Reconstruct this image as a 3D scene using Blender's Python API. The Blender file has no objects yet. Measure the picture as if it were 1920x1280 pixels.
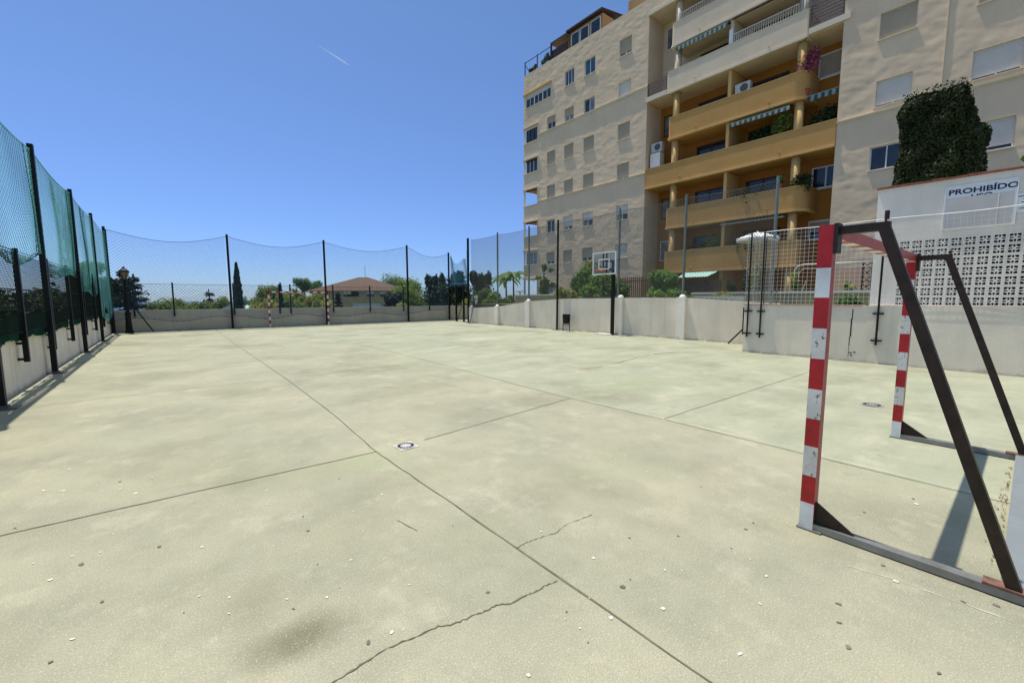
import bpy, math, random
import numpy as np
from mathutils import Vector, Matrix, noise

random.seed(11)
RNG = np.random.default_rng(11)
scene = bpy.context.scene
COL = scene.collection

# ------------------------------------------------------------------ survey of the place
FPX, PITCH, ROLL, YAW, EYE = 793.113, 0.10129319, -0.00253223, 0.6834346, 1.58
def cam_axes():
    cp, sp, cy, sy = math.cos(PITCH), math.sin(PITCH), math.cos(YAW), math.sin(YAW)
    F = Vector((sy*cp, cy*cp, -sp)); r = Vector((cy, -sy, 0)); u = r.cross(F)
    r2 = math.cos(ROLL)*r + math.sin(ROLL)*u
    u2 = -math.sin(ROLL)*r + math.cos(ROLL)*u
    return r2, u2, F
CR, CU, CF = cam_axes()
def ray(px, py):
    return CR*((px-960)/FPX) - CU*((py-640)/FPX) + CF
def gnd(px, py, z=0.0):
    d = ray(px, py); t = (z-EYE)/d.z
    return (d.x*t, d.y*t)
def far(px, py, depth):                 # a point of the view at a distance in metres
    p = ray(px, py)*depth
    return (p.x, p.y, p.z+EYE)

# ------------------------------------------------------------------ helpers: objects
ABS = {}
def thing(name, label, cat, loc=(0, 0, 0), group=None):
    o = bpy.data.objects.new(name, None); COL.objects.link(o)
    o.location = loc; o.empty_display_size = 0.2
    o['label'] = label; o['category'] = cat
    if group: o['group'] = group
    ABS[o] = Vector(loc)
    return o
def tag(o, label, cat, group=None, kind=None):
    o['label'] = label; o['category'] = cat
    if group: o['group'] = group
    if kind: o['kind'] = kind
    return o
def struct(o):
    o['kind'] = 'structure'; return o

class MB:
    """collects shapes and links them as one mesh object"""
    def __init__(s): s.v = []; s.f = []; s.m = []
    def add(s, vs, fs, m=0):
        b = len(s.v); s.v.extend([tuple(p) for p in vs])
        s.f.extend([tuple(b+i for i in f) for f in fs]); s.m.extend([m]*len(fs)); return s
    def quad(s, a, b, c, d, m=0): return s.add([a, b, c, d], [(0, 1, 2, 3)], m)
    def box(s, x0, y0, z0, x1, y1, z1, m=0):
        x0, x1 = min(x0, x1), max(x0, x1); y0, y1 = min(y0, y1), max(y0, y1); z0, z1 = min(z0, z1), max(z0, z1)
        vs = [(x0,y0,z0),(x1,y0,z0),(x1,y1,z0),(x0,y1,z0),(x0,y0,z1),(x1,y0,z1),(x1,y1,z1),(x0,y1,z1)]
        return s.add(vs, [(0,3,2,1),(4,5,6,7),(0,1,5,4),(1,2,6,5),(2,3,7,6),(3,0,4,7)], m)
    def bar(s, a, b, w, h, up=(0, 0, 1), m=0):
        a, b = Vector(a), Vector(b); d = (b-a).normalized(); up = Vector(up)
        side = d.cross(up)
        if side.length < 1e-4: side = d.cross(Vector((1, 0, 0)))
        side.normalize(); u2 = side.cross(d).normalized()
        vs = []
        for p in (a, b):
            for i, j in ((-1,-1),(1,-1),(1,1),(-1,1)): vs.append(p+side*(i*w/2)+u2*(j*h/2))
        return s.add(vs, [(0,1,2,3),(7,6,5,4),(0,4,5,1),(1,5,6,2),(2,6,7,3),(3,7,4,0)], m)
    def tube(s, pts, r, n=6, m=0, cap=True):
        P = [Vector(p) for p in pts]; rs = r if isinstance(r, (list, tuple)) else [r]*len(P)
        vs = []; prev = None
        for i, p in enumerate(P):
            t = (P[min(i+1, len(P)-1)]-P[max(i-1, 0)]).normalized()
            if prev is None:
                ref = Vector((0, 0, 1)) if abs(t.z) < .9 else Vector((1, 0, 0))
                nrm = t.cross(ref).normalized()
            else:
                nrm = (prev-t*prev.dot(t)).normalized()
            prev = nrm; bn = t.cross(nrm)
            for k in range(n):
                a = 2*math.pi*k/n; vs.append(p+(nrm*math.cos(a)+bn*math.sin(a))*rs[i])
        fs = [(i*n+k, i*n+(k+1) % n, (i+1)*n+(k+1) % n, (i+1)*n+k) for i in range(len(P)-1) for k in range(n)]
        if cap: fs += [tuple(range(n-1, -1, -1)), tuple((len(P)-1)*n+k for k in range(n))]
        return s.add(vs, fs, m)
    def lathe(s, c, prof, n=12, m=0):
        vs = []; fs = []
        for (r, z) in prof:
            for k in range(n):
                a = 2*math.pi*k/n; vs.append((c[0]+r*math.cos(a), c[1]+r*math.sin(a), c[2]+z))
        for i in range(len(prof)-1):
            for k in range(n): fs.append((i*n+k, i*n+(k+1) % n, (i+1)*n+(k+1) % n, (i+1)*n+k))
        fs += [tuple(range(n-1, -1, -1)), tuple((len(prof)-1)*n+k for k in range(n))]
        return s.add(vs, fs, m)
    def prism(s, poly, z0, z1, m=0):
        n = len(poly); vs = [(x, y, z0) for x, y in poly]+[(x, y, z1) for x, y in poly]
        fs = [tuple(range(n-1, -1, -1)), tuple(range(n, 2*n))]+[(i, (i+1) % n, n+(i+1) % n, n+i) for i in range(n)]
        return s.add(vs, fs, m)
    def strand(s, pts, nrm, r, m=0):
        P = np.array(pts, float)
        if len(P) < 2: return
        T = np.gradient(P, axis=0); T /= np.maximum(np.linalg.norm(T, axis=1, keepdims=True), 1e-9)
        N = np.array(nrm, float)[None, :].repeat(len(P), 0); B = np.cross(T, N); B /= np.maximum(np.linalg.norm(B, axis=1, keepdims=True), 1e-9)
        N2 = np.cross(B, T)
        ring = np.stack([P+N2*r, P+(-.5*N2+.866*B)*r, P+(-.5*N2-.866*B)*r], 1).reshape(-1, 3)
        b = len(s.v); s.v.extend(map(tuple, ring.tolist()))
        for i in range(len(P)-1):
            q = b+3*i
            s.f += [(q, q+1, q+4, q+3), (q+1, q+2, q+5, q+4), (q+2, q, q+3, q+5)]
        s.m.extend([m]*(3*(len(P)-1)))
    def build(s, name, mats, parent=None, smooth=False, label=None):
        if not isinstance(mats, (list, tuple)): mats = [mats]
        off = ABS[parent] if parent is not None else Vector((0, 0, 0))
        me = bpy.data.meshes.new(name)
        if off.length > 0:
            a = np.array(s.v, float)-np.array(off); vs = a.tolist()
        else: vs = s.v
        me.from_pydata(vs, [], s.f)
        for m in mats: me.materials.append(m)
        if len(mats) > 1: me.polygons.foreach_set('material_index', s.m)
        if smooth: me.polygons.foreach_set('use_smooth', [True]*len(me.polygons))
        me.update()
        o = bpy.data.objects.new(name, me); COL.objects.link(o)
        if parent is not None: o.parent = parent
        ABS[o] = Vector(off)
        if label: o['label'] = label
        return o

# ------------------------------------------------------------------ helpers: materials
def nt_new(name):
    m = bpy.data.materials.new(name); m.use_nodes = True
    nt = m.node_tree; nt.nodes.clear()
    out = nt.nodes.new('ShaderNodeOutputMaterial'); bs = nt.nodes.new('ShaderNodeBsdfPrincipled')
    nt.links.new(bs.outputs[0], out.inputs[0])
    return m, nt, bs
def coord(nt):
    t = nt.nodes.new('ShaderNodeNewGeometry'); return t.outputs['Position']
def noise_node(nt, vec, scale, detail=4, rough=.55, stretch=None):
    if stretch:
        mp = nt.nodes.new('ShaderNodeVectorMath'); mp.operation = 'MULTIPLY'
        nt.links.new(vec, mp.inputs[0]); mp.inputs[1].default_value = stretch; vec = mp.outputs[0]
    n = nt.nodes.new('ShaderNodeTexNoise'); n.inputs['Scale'].default_value = scale
    n.inputs['Detail'].default_value = detail; n.inputs['Roughness'].default_value = rough
    nt.links.new(vec, n.inputs['Vector']); return n.outputs['Fac']
def ramp(nt, fac, stops):
    r = nt.nodes.new('ShaderNodeValToRGB'); e = r.color_ramp.elements
    while len(e) < len(stops): e.new(0.5)
    for el, (p, c) in zip(e, stops):
        el.position = p; el.color = (c, c, c, 1) if isinstance(c, (int, float)) else (*c, 1)
    nt.links.new(fac, r.inputs[0]); return r.outputs[0]
def mix(nt, a, b, fac, mode='MIX'):
    n = nt.nodes.new('ShaderNodeMix'); n.data_type = 'RGBA'; n.blend_type = mode
    for sock, v in ((n.inputs[6], a), (n.inputs[7], b), (n.inputs[0], fac)):
        if isinstance(v, (int, float)): sock.default_value = v
        elif isinstance(v, tuple): sock.default_value = (*v, 1)
        else: nt.links.new(v, sock)
    return n.outputs[2]
def math_n(nt, op, a, b=None, c=None, clamp=False):
    n = nt.nodes.new('ShaderNodeMath'); n.operation = op; n.use_clamp = clamp
    for i, v in enumerate((a, b, c)):
        if v is None: continue
        if isinstance(v, (int, float)): n.inputs[i].default_value = v
        else: nt.links.new(v, n.inputs[i])
    return n.outputs[0]
def bump(nt, bs, h, strength, dist):
    b = nt.nodes.new('ShaderNodeBump'); b.inputs['Strength'].default_value = strength; b.inputs['Distance'].default_value = dist
    nt.links.new(h, b.inputs['Height']); nt.links.new(b.outputs[0], bs.inputs['Normal'])
def spec(bs, v):
    bs.inputs['Specular IOR Level'].default_value = v
def mat(name, col, rough=.7, var=.12, scale=3., metal=0., sp=.3, bmp=0., bscale=40., dark=None, dscale=1.5, damt=.5, stretch=None):
    m, nt, bs = nt_new(name); P = coord(nt)
    lo = tuple(c*(1-var) for c in col); hi = tuple(min(1, c*(1+var)) for c in col)
    c = ramp(nt, noise_node(nt, P, scale, 5, stretch=stretch), [(.3, lo), (.7, hi)])
    if dark is not None:
        f = ramp(nt, noise_node(nt, P, dscale, 6, .65, stretch=stretch), [(.5, 0.), (.72, damt)])
        c = mix(nt, c, dark, f)
    nt.links.new(c, bs.inputs['Base Color'])
    bs.inputs['Roughness'].default_value = rough; bs.inputs['Metallic'].default_value = metal; spec(bs, sp)
    if bmp: bump(nt, bs, noise_node(nt, P, bscale, 4), bmp, .01)
    return m
def leaf_mat(name, c0, c1, rough=.55, trans=.25):
    m, nt, bs = nt_new(name)
    g = nt.nodes.new('ShaderNodeNewGeometry')
    P = g.outputs['Position']
    f = math_n(nt, 'ADD', math_n(nt, 'MULTIPLY', g.outputs['Random Per Island'], .6), math_n(nt, 'MULTIPLY', noise_node(nt, P, 1.6, 3), .5))
    c = ramp(nt, f, [(.15, c0), (.85, c1)])
    nt.links.new(c, bs.inputs['Base Color']); bs.inputs['Roughness'].default_value = rough; spec(bs, .25)
    tr = nt.nodes.new('ShaderNodeBsdfTranslucent'); nt.links.new(c, tr.inputs[0])
    ms = nt.nodes.new('ShaderNodeMixShader'); ms.inputs[0].default_value = trans
    nt.links.new(bs.outputs[0], ms.inputs[1]); nt.links.new(tr.outputs[0], ms.inputs[2])
    nt.links.new(ms.outputs[0], nt.nodes['Material Output'].inputs[0])
    return m

M = {}
M['pole'] = mat('dark_green_paint', (.007, .010, .009), .5, .3, 8, sp=.22)
M['brown_pole'] = mat('brown_black_paint', (.010, .008, .0075), .5, .3, 6, sp=.22)
M['galv'] = mat('grey_green_steel', (.15, .185, .17), .5, .2, 5, metal=.1, sp=.4, dark=(.1, .1, .09), dscale=4, damt=.4)
M['plate'] = mat('base_plate_steel', (.13, .13, .13), .5, .3, 12, metal=.4)
M['wire'] = mat('galvanised_wire', (.13, .13, .105), .5, .15, 5)
M['wire_dark'] = mat('dark_wire', (.010, .016, .014), .7, .2, 5, sp=.1)
M['net_dark'] = mat('navy_net_cord', (.10, .15, .23), .8, .2, 3)
M['net_teal'] = mat('teal_net_cord', (.16, .46, .44), .7, .3, 1.2)
M['net_hem'] = mat('green_net_hem', (.035, .17, .12), .8, .3, 3)
M['net_blue'] = mat('blue_net_cord', (.06, .19, .27), .7, .2, 2)
M['net_white'] = mat('white_net_cord', (.72, .70, .66), .8, .1, 3)
M['shade'] = mat('green_shade_cloth', (.006, .045, .026), .95, .5, 1.3, sp=.03, bmp=.4, bscale=30)
M['conc'] = mat('pale_concrete', (.62, .60, .54), .9, .1, 6)
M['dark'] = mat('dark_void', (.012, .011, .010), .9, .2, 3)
M['white'] = mat('white_paint', (.78, .77, .74), .55, .06, 5)
M['alu'] = mat('white_window_frame', (.74, .73, .70), .45, .05, 5)
M['shutter'] = mat('beige_roller_shutter', (.43, .36, .265), .6, .06, 2)
M['shutter_white'] = mat('white_roller_shutter', (.66, .61, .55), .55, .05, 2)
M['rail_brown'] = mat('brown_rail_paint', (.16, .11, .10), .5, .2, 6)
M['rail_white'] = mat('pale_rail_paint', (.62, .58, .53), .5, .1, 6)
M['wood_dark'] = mat('dark_brown_wood', (.055, .028, .02), .55, .3, 7)
M['awn_a'] = mat('awning_dark_green', (.03, .075, .065), .85, .2, 3)
M['awn_b'] = mat('awning_pale_grey', (.25, .28, .265), .85, .1, 3)
M['tile'] = mat('terracotta_tile', (.30, .10, .065), .8, .3, 9, bmp=.4, bscale=25)
M['terra'] = mat('red_clay_pot', (.42, .09, .06), .7, .15, 8)
M['asph'] = mat('soil', (.13, .10, .07), .95, .3, 2, bmp=.5, bscale=12)
M['bark'] = mat('bark', (.085, .06, .042), .9, .35, 9, bmp=.6, bscale=30)
M['terrain'] = mat('dry_grass_earth', (.11, .12, .05), .95, .35, .3)
def glass_mat(name, col, rough=.08):
    m, nt, bs = nt_new(name); P = coord(nt)
    c = ramp(nt, noise_node(nt, P, 1.3, 2), [(.35, tuple(x*.6 for x in col)), (.65, tuple(x*1.5 for x in col))])
    nt.links.new(c, bs.inputs['Base Color']); bs.inputs['Roughness'].default_value = rough; spec(bs, .6); return m
M['glass'] = glass_mat('dark_window_glass', (.018, .022, .028))
M['glass_blue'] = glass_mat('blue_window_glass', (.03, .07, .12), .06)
M['curtain'] = glass_mat('curtained_glass', (.16, .17, .18), .12)

# plaster of the building
def plaster(name, col, var=.07, streak=.18):
    m, nt, bs = nt_new(name); P = coord(nt)
    c = ramp(nt, noise_node(nt, P, .8, 5), [(.3, tuple(x*(1-var) for x in col)), (.7, tuple(x*(1+var) for x in col))])
    st = ramp(nt, noise_node(nt, P, 1.0, 5, .6, stretch=(2.2, 2.2, .16)), [(.5, 0.), (.8, streak)])
    c = mix(nt, c, tuple(x*.62 for x in col), st)
    c = mix(nt, c, tuple(x*.85 for x in col), ramp(nt, noise_node(nt, P, 22, 3), [(.45, 0.), (.7, .5)]))
    nt.links.new(c, bs.inputs['Base Color']); bs.inputs['Roughness'].default_value = .9; spec(bs, .15)
    bump(nt, bs, noise_node(nt, P, 55, 3), .25, .006)
    return m
M['beige'] = plaster('beige_render', (.76, .58, .395))
M['cream'] = plaster('cream_render', (.76, .61, .44))
M['cream_trim'] = plaster('cream_trim', (.74, .64, .48), .05, .1)
M['ochre'] = plaster('ochre_render', (.56, .31, .105))
M['ochre_trim'] = plaster('pale_ochre_trim', (.68, .43, .17), .05, .1)
M['orange'] = plaster('orange_render', (.42, .18, .04))
M['peach'] = plaster('peach_render', (.68, .43, .28))
M['yellowish'] = plaster('yellow_render', (.50, .42, .22))

# boundary wall plaster, with rain streaks and flaking near the foot
def wall_mat(name, col):
    m, nt, bs = nt_new(name); P = coord(nt)
    c = ramp(nt, noise_node(nt, P, .9, 6, .6), [(.3, tuple(x*.86 for x in col)), (.7, tuple(x*1.08 for x in col))])
    st = ramp(nt, noise_node(nt, P, 1.0, 6, .6, stretch=(3, 3, .22)), [(.48, 0.), (.8, .45)])
    c = mix(nt, c, tuple(x*.62 for x in col), st)
    c = mix(nt, c, tuple(x*.5 for x in col), ramp(nt, noise_node(nt, P, 14, 6, .7), [(.64, 0.), (.76, .5)]))
    sep = nt.nodes.new('ShaderNodeSeparateXYZ'); nt.links.new(P, sep.inputs[0])
    zz = math_n(nt, 'ADD', sep.outputs[2], math_n(nt, 'MULTIPLY', math_n(nt, 'SUBTRACT', noise_node(nt, P, 4, 5, .7), .5), -.30))
    foot = ramp(nt, zz, [(-.0, 1.), (.08, 0.)])
    c = mix(nt, c, (.24, .19, .13), math_n(nt, 'MULTIPLY', foot, .45))
    nt.links.new(c, bs.inputs['Base Color']); bs.inputs['Roughness'].default_value = .92; spec(bs, .15)
    bump(nt, bs, math_n(nt, 'ADD', noise_node(nt, P, 45, 4), math_n(nt, 'MULTIPLY', noise_node(nt, P, 3, 3), 1.5)), .35, .008)
    return m
M['wall'] = wall_mat('weathered_white_wall', (.78, .69, .54))
M['wall_left'] = wall_mat('pale_left_wall', (.86, .78, .65))
M['wall_far'] = wall_mat('weathered_grey_wall', (.56, .50, .37))
M['wall_white'] = wall_mat('whitewashed_wall', (.82, .75, .66))

# painted steel of the goal
def goal_paint(name, col, chip, amt):
    m, nt, bs = nt_new(name); P = coord(nt)
    c = ramp(nt, noise_node(nt, P, 6, 5), [(.3, tuple(x*.8 for x in col)), (.7, tuple(min(1, x*1.15) for x in col))])
    c = mix(nt, c, chip, ramp(nt, noise_node(nt, P, 30, 6, .65, stretch=(1, 1, .6)), [(.575, 0.), (.615, amt)]))
    c = mix(nt, c, tuple(min(1, x*1.9+.05) for x in col), ramp(nt, noise_node(nt, P, 60, 4, .6, stretch=(2, 2, .4)), [(.62, 0.), (.72, .35)]))
    nt.links.new(c, bs.inputs['Base Color']); bs.inputs['Roughness'].default_value = .42; spec(bs, .4)
    bump(nt, bs, noise_node(nt, P, 40, 4), .2, .003)
    return m
M['red'] = goal_paint('red_goal_paint', (.40, .012, .016), (.12, .03, .02), .6)
M['red_side'] = goal_paint('faded_red_goal_paint', (.42, .045, .045), (.25, .06, .05), .6)
M['white_goal'] = goal_paint('white_goal_paint', (.66, .69, .68), (.20, .10, .05), .0)
M['white_rust'] = goal_paint('chipped_white_goal_paint', (.62, .61, .56), (.20, .10, .05), .95)
M['rust_brown'] = mat('rusty_black_steel', (.026, .015, .010), .5, .4, 14, sp=.3, dark=(.08, .035, .014), dscale=9, damt=.35)
M['steel'] = mat('worn_grey_steel', (.25, .26, .26), .45, .18, 14, metal=.5, sp=.5, dark=(.10, .075, .06), dscale=7, damt=.7)
M['steel_pale'] = mat('pale_grey_sheet', (.20, .225, .24), .5, .08, 6, metal=.1, sp=.4)
M['rust'] = mat('rusty_plate', (.15, .08, .06), .7, .5, 20)

# leaves
L = {
 'dark': leaf_mat('dark_leaves', (.010, .026, .010), (.045, .085, .025)),
 'conifer': leaf_mat('conifer_needles', (.010, .020, .014), (.03, .05, .028), trans=.1),
 'pine': leaf_mat('pine_needles', (.07, .13, .02), (.24, .33, .06), trans=.42),
 'olive': leaf_mat('olive_leaves', (.09, .13, .025), (.28, .34, .08), trans=.42),
 'bright': leaf_mat('bright_leaves', (.06, .15, .02), (.24, .42, .08), trans=.4),
 'mid': leaf_mat('green_leaves', (.035, .09, .016), (.15, .26, .05), trans=.35),
 'hedge': leaf_mat('clipped_hedge_leaves', (.006, .013, .003), (.034, .052, .013), trans=.10),
 'yellow': leaf_mat('yellow_green_leaves', (.16, .19, .03), (.44, .44, .12), trans=.4),
 'flower': leaf_mat('pink_flowers', (.20, .02, .08), (.45, .12, .20)),
}

# ------------------------------------------------------------------ camera, light, sky
cam = bpy.data.cameras.new('camera'); cam_o = bpy.data.objects.new('camera', cam); COL.objects.link(cam_o)
cam.sensor_fit = 'HORIZONTAL'; cam.sensor_width = 36; cam.lens = FPX/1920*36
cam.clip_start = .05; cam.clip_end = 40000
mw = Matrix((CR, CU, -CF)).transposed().to_4x4(); mw.translation = Vector((0, 0, EYE))
cam_o.matrix_world = mw; scene.camera = cam_o

SUN = Vector((-.062, .325, 1)).normalized()
elev = math.asin(SUN.z); azim = math.atan2(SUN.x, SUN.y)
sl = bpy.data.lights.new('sun', 'SUN'); sl.energy = 4.6; sl.angle = math.radians(.5); sl.color = (1, .93, .80)
so = bpy.data.objects.new('sun', sl); COL.objects.link(so)
so.rotation_euler = SUN.to_track_quat('Z', 'Y').to_euler(); so.location = (0, 0, 60)
w = bpy.data.worlds.new('World'); scene.world = w; w.use_nodes = True
wn = w.node_tree; wn.nodes.clear()
wo = wn.nodes.new('ShaderNodeOutputWorld'); bg = wn.nodes.new('ShaderNodeBackground'); sk = wn.nodes.new('ShaderNodeTexSky')
sk.sky_type = 'NISHITA'; sk.sun_disc = False; sk.sun_elevation = elev; sk.sun_rotation = azim
sk.air_density = 1.0; sk.dust_density = .25; sk.ozone_density = 2.2; sk.altitude = 60
bg.inputs[1].default_value = .15
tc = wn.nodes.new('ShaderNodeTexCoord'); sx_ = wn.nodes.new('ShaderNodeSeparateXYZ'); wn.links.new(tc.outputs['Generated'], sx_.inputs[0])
tint = ramp(wn, sx_.outputs[2], [(0., (.35, .49, .82)), (.10, (.38, .49, .77)), (.32, (.48, .575, .77)), (.56, (.53, .63, .76)), (.76, (1.8, 1.58, 1.22))])  # unseen overhead band is brightened and warmed as added fill light
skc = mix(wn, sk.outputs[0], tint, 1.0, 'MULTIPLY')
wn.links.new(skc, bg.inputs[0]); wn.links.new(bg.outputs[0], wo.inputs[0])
scene.view_settings.view_transform = 'Standard'; scene.view_settings.look = 'None'
scene.view_settings.exposure = 0.27; scene.view_settings.gamma = 1
scene.render.engine = 'CYCLES'
scene.cycles.max_bounces = 6; scene.cycles.diffuse_bounces = 3; scene.cycles.transparent_max_bounces = 12
scene.cycles.use_denoising = True

# ------------------------------------------------------------------ the court floor
XL, XW, YF, XR = -2.07, -2.30, 27.3, 15.3      # left wall face/back, far wall face, right wall face
def court_material():
    m, nt, bs = nt_new('court_concrete'); P = coord(nt)
    sep = nt.nodes.new('ShaderNodeSeparateXYZ'); nt.links.new(P, sep.inputs[0]); X, Y = sep.outputs[0], sep.outputs[1]
    beige = ramp(nt, noise_node(nt, P, .75, 6, .62), [(.28, (.222, .224, .166)), (.5, (.304, .302, .220)), (.74, (.382, .366, .262))])
    green = ramp(nt, noise_node(nt, P, .7, 6, .65, stretch=(1, 2.2, 1)), [(.3, (.245, .272, .190)), (.5, (.312, .332, .240)), (.72, (.39, .392, .290))])
    edge = math_n(nt, 'ADD', X, math_n(nt, 'MULTIPLY', math_n(nt, 'SUBTRACT', noise_node(nt, P, 5, 3), .5), .12))
    gz = ramp(nt, math_n(nt, 'SUBTRACT', edge, 4.4), [(.495, 0.), (.53, 1.)])
    far_tint = ramp(nt, math_n(nt, 'MULTIPLY', Y, .05), [(.35, 0.), (.75, .55)])
    c = mix(nt, beige, green, math_n(nt, 'MAXIMUM', math_n(nt, 'MULTIPLY', gz, .9), math_n(nt, 'MULTIPLY', far_tint, .6)))
    # green algae patches and dark damp stains
    c = mix(nt, c, (.27, .30, .185), ramp(nt, noise_node(nt, P, .33, 4, .55), [(.52, 0.), (.70, .55)]))
    c = mix(nt, c, (.165, .165, .112), ramp(nt, noise_node(nt, P, .42, 6, .62, stretch=(1, .8, 1)), [(.50, 0.), (.74, .85)]))
    c = mix(nt, c, (.53, .505, .38), ramp(nt, noise_node(nt, P, 1.7, 6, .7), [(.54, 0.), (.8, .6)]))
    def blob(px, py, rx, ry, col, amt, c):
        gx, gy = gnd(px, py)
        dx = math_n(nt, 'MULTIPLY', math_n(nt, 'SUBTRACT', X, gx), 1/rx); dy = math_n(nt, 'MULTIPLY', math_n(nt, 'SUBTRACT', Y, gy), 1/ry)
        d = math_n(nt, 'SQRT', math_n(nt, 'ADD', math_n(nt, 'MULTIPLY', dx, dx), math_n(nt, 'MULTIPLY', dy, dy)))
        d = math_n(nt, 'ADD', d, math_n(nt, 'MULTIPLY', math_n(nt, 'SUBTRACT', noise_node(nt, P, 3.2, 5, .65), .5), 1.1))
        return mix(nt, c, col, ramp(nt, d, [(.15, amt), (1., 0.)]))
    for b in ((560,1195,.30,.17,(.14,.14,.085),.9), (470,1130,.25,.25,(.21,.205,.135),.55), (700,862,.5,.4,(.30,.33,.20),.7), (610,880,.6,.3,(.29,.30,.19),.5),
              (1105,690,.5,.22,(.20,.155,.10),.75), (1640,715,.5,.3,(.22,.22,.17),.5), (1235,668,1.4,.12,(.25,.26,.17),.8), (455,790,.8,.45,(.27,.28,.20),.55),
              (250,820,.7,.5,(.29,.31,.23),.6), (330,640,2.2,.7,(.25,.25,.18),.6), (450,680,.8,.25,(.25,.24,.17),.6), (830,640,2.2,1.6,(.30,.345,.26),.55),
              (850,760,.7,.35,(.29,.28,.19),.5), (900,1000,.35,.3,(.30,.31,.21),.5), (1120,830,.8,.45,(.31,.30,.21),.5), (330,900,.5,.4,(.30,.29,.20),.5),
              (620,1000,.35,.3,(.29,.28,.19),.5), (1500,1000,.3,.25,(.32,.31,.21),.5), (1340,900,.4,.3,(.33,.31,.22),.45), (1250,960,.4,.2,(.34,.32,.23),.4), (900,560+75,1.5,.8,(.56,.54,.43),.4)):
        c = blob(*b, c)
    c = mix(nt, c, (.185, .18, .13), ramp(nt, noise_node(nt, P, 6.5, 8, .74, stretch=(1, .6, 1)), [(.53, 0.), (.72, .32)]))
    c = mix(nt, c, (.50, .475, .355), ramp(nt, noise_node(nt, P, 11, 6, .72), [(.58, 0.), (.74, .32)]))
    # grain: exposed aggregate
    c = mix(nt, c, (.20, .18, .13), ramp(nt, noise_node(nt, P, 130, 3, .65), [(.46, 0.), (.70, .62)]))
    c = mix(nt, c, (.70, .67, .55), ramp(nt, noise_node(nt, P, 120, 3, .65), [(.55, 0.), (.74, .55)]))
    c = mix(nt, c, (.66, .63, .52), ramp(nt, noise_node(nt, P, 42, 3, .6), [(.68, 0.), (.76, .4)]))
    nt.links.new(c, bs.inputs['Base Color']); bs.inputs['Roughness'].default_value = .9; spec(bs, .2)
    bump(nt, bs, math_n(nt, 'ADD', noise_node(nt, P, 120, 3), math_n(nt, 'MULTIPLY', noise_node(nt, P, 2.5, 4), 2)), .16, .003)
    return m
M['court'] = court_material()
M['joint'] = mat('joint_dirt', (.125, .118, .078), .95, .35, 9)
M['gum_dark'] = mat('old_gum', (.16, .145, .11), .9, .3, 9)
M['gum_pale'] = mat('pale_paint_chip', (.62, .60, .54), .8, .1, 9)
M['pale_line'] = mat('pale_scratch', (.50, .485, .39), .9, .1, 9)

def wig(pts, w, mb, m, z=.003, jitter=.0, wj=.3, sub=6):
    """a thin line lying on the floor, of slightly uneven width"""
    P = []
    for (a, b) in zip(pts[:-1], pts[1:]):
        for k in range(sub): P.append((a[0]+(b[0]-a[0])*k/sub, a[1]+(b[1]-a[1])*k/sub))
    P.append(pts[-1]); vs = []
    for i, p in enumerate(P):
        q0, q1 = P[max(0, i-1)], P[min(len(P)-1, i+1)]; dx, dy = q1[0]-q0[0], q1[1]-q0[1]; l = math.hypot(dx, dy) or 1
        nx, ny = -dy/l, dx/l; j = random.uniform(-jitter, jitter); h = w/2*random.uniform(1-wj, 1+wj)
        x, y = p[0]+nx*j, p[1]+ny*j
        vs += [(x+nx*h, y+ny*h, z), (x-nx*h, y-ny*h, z)]
    mb.add(vs, [(2*i, 2*i+1, 2*i+3, 2*i+2) for i in range(len(P)-1)], m)

fl = MB()
fl.quad((XL-.25, -9, 0), (19.5, -9, 0), (19.5, 27.6, 0), (XL-.25, 27.6, 0), 0)
wig([(1.66, -8), (1.64, .7), (1.62, 2.7), (1.59, 4.19), (1.69, 6.1), (1.76, 9.6), (1.8, 17.7), (1.9, 27.2)], .012, fl, 1, sub=10, jitter=.004)
wig([(-2.05, 4.3), (.03, 4.25), (1.59, 4.19)], .012, fl, 1, sub=12, jitter=.004)
wig([(2.15, 4.21), (4.86, 4.53)], .012, fl, 1, sub=12, jitter=.004)
wig([(-2.0, 9.25), (-.18, 9.33), (1.78, 9.26)], .009, fl, 1, sub=12, jitter=.006)
wig([(1.9, 9.27), (3.3, 9.45), (4.9, 9.58)], .009, fl, 1, sub=12, jitter=.006)
wig([(-2.0, 12.6), (1.7, 13.0)], .009, fl, 1, sub=12, jitter=.01); wig([(1.9, 13.05), (5.0, 13.3)], .008, fl, 1, sub=12, jitter=.01)
wig([(4.98, 2.95), (7.49, 2.94), (10.6, 2.91)], .012, fl, 1, sub=12, jitter=.004)
wig([(5.1, 27), (5.12, 13.8), (5.1, 10.1), (4.9, 5.7), (4.87, 4.5), (4.95, 2.95)], .010, fl, 1, sub=10, jitter=.008)
wig([(4.95, 2.92), (4.93, 1.1), (4.95, -8)], .012, fl, 1, sub=14, jitter=.004)
wig([(4.93, 4.4), (5.0, 2.9), (4.99, .1)], .016, fl, 4, z=.0022, sub=12, jitter=.004, wj=.7)
crack = [gnd(*a) for a in ((615,1286),(660,1258),(700,1230),(745,1206),(790,1190),(822,1174),(850,1170),(880,1157),(910,1145),(930,1134),(960,1132),(985,1117),(1000,1110),(1025,1096),(1045,1088))]
wig(crack, .0065, fl, 1, sub=5, jitter=.006, wj=.8)
crack2 = [gnd(*a) for a in ((967,1028),(985,1018),(1000,1012),(1020,1005),(1040,1000),(1055,988),(1070,980),(1090,972),(1110,965))]
wig(crack2, .0035, fl, 1, sub=5, jitter=.005, wj=.9)
wig([gnd(*a) for a in ((745,975),(782,995))], .006, fl, 1, sub=5, jitter=.002)
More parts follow.
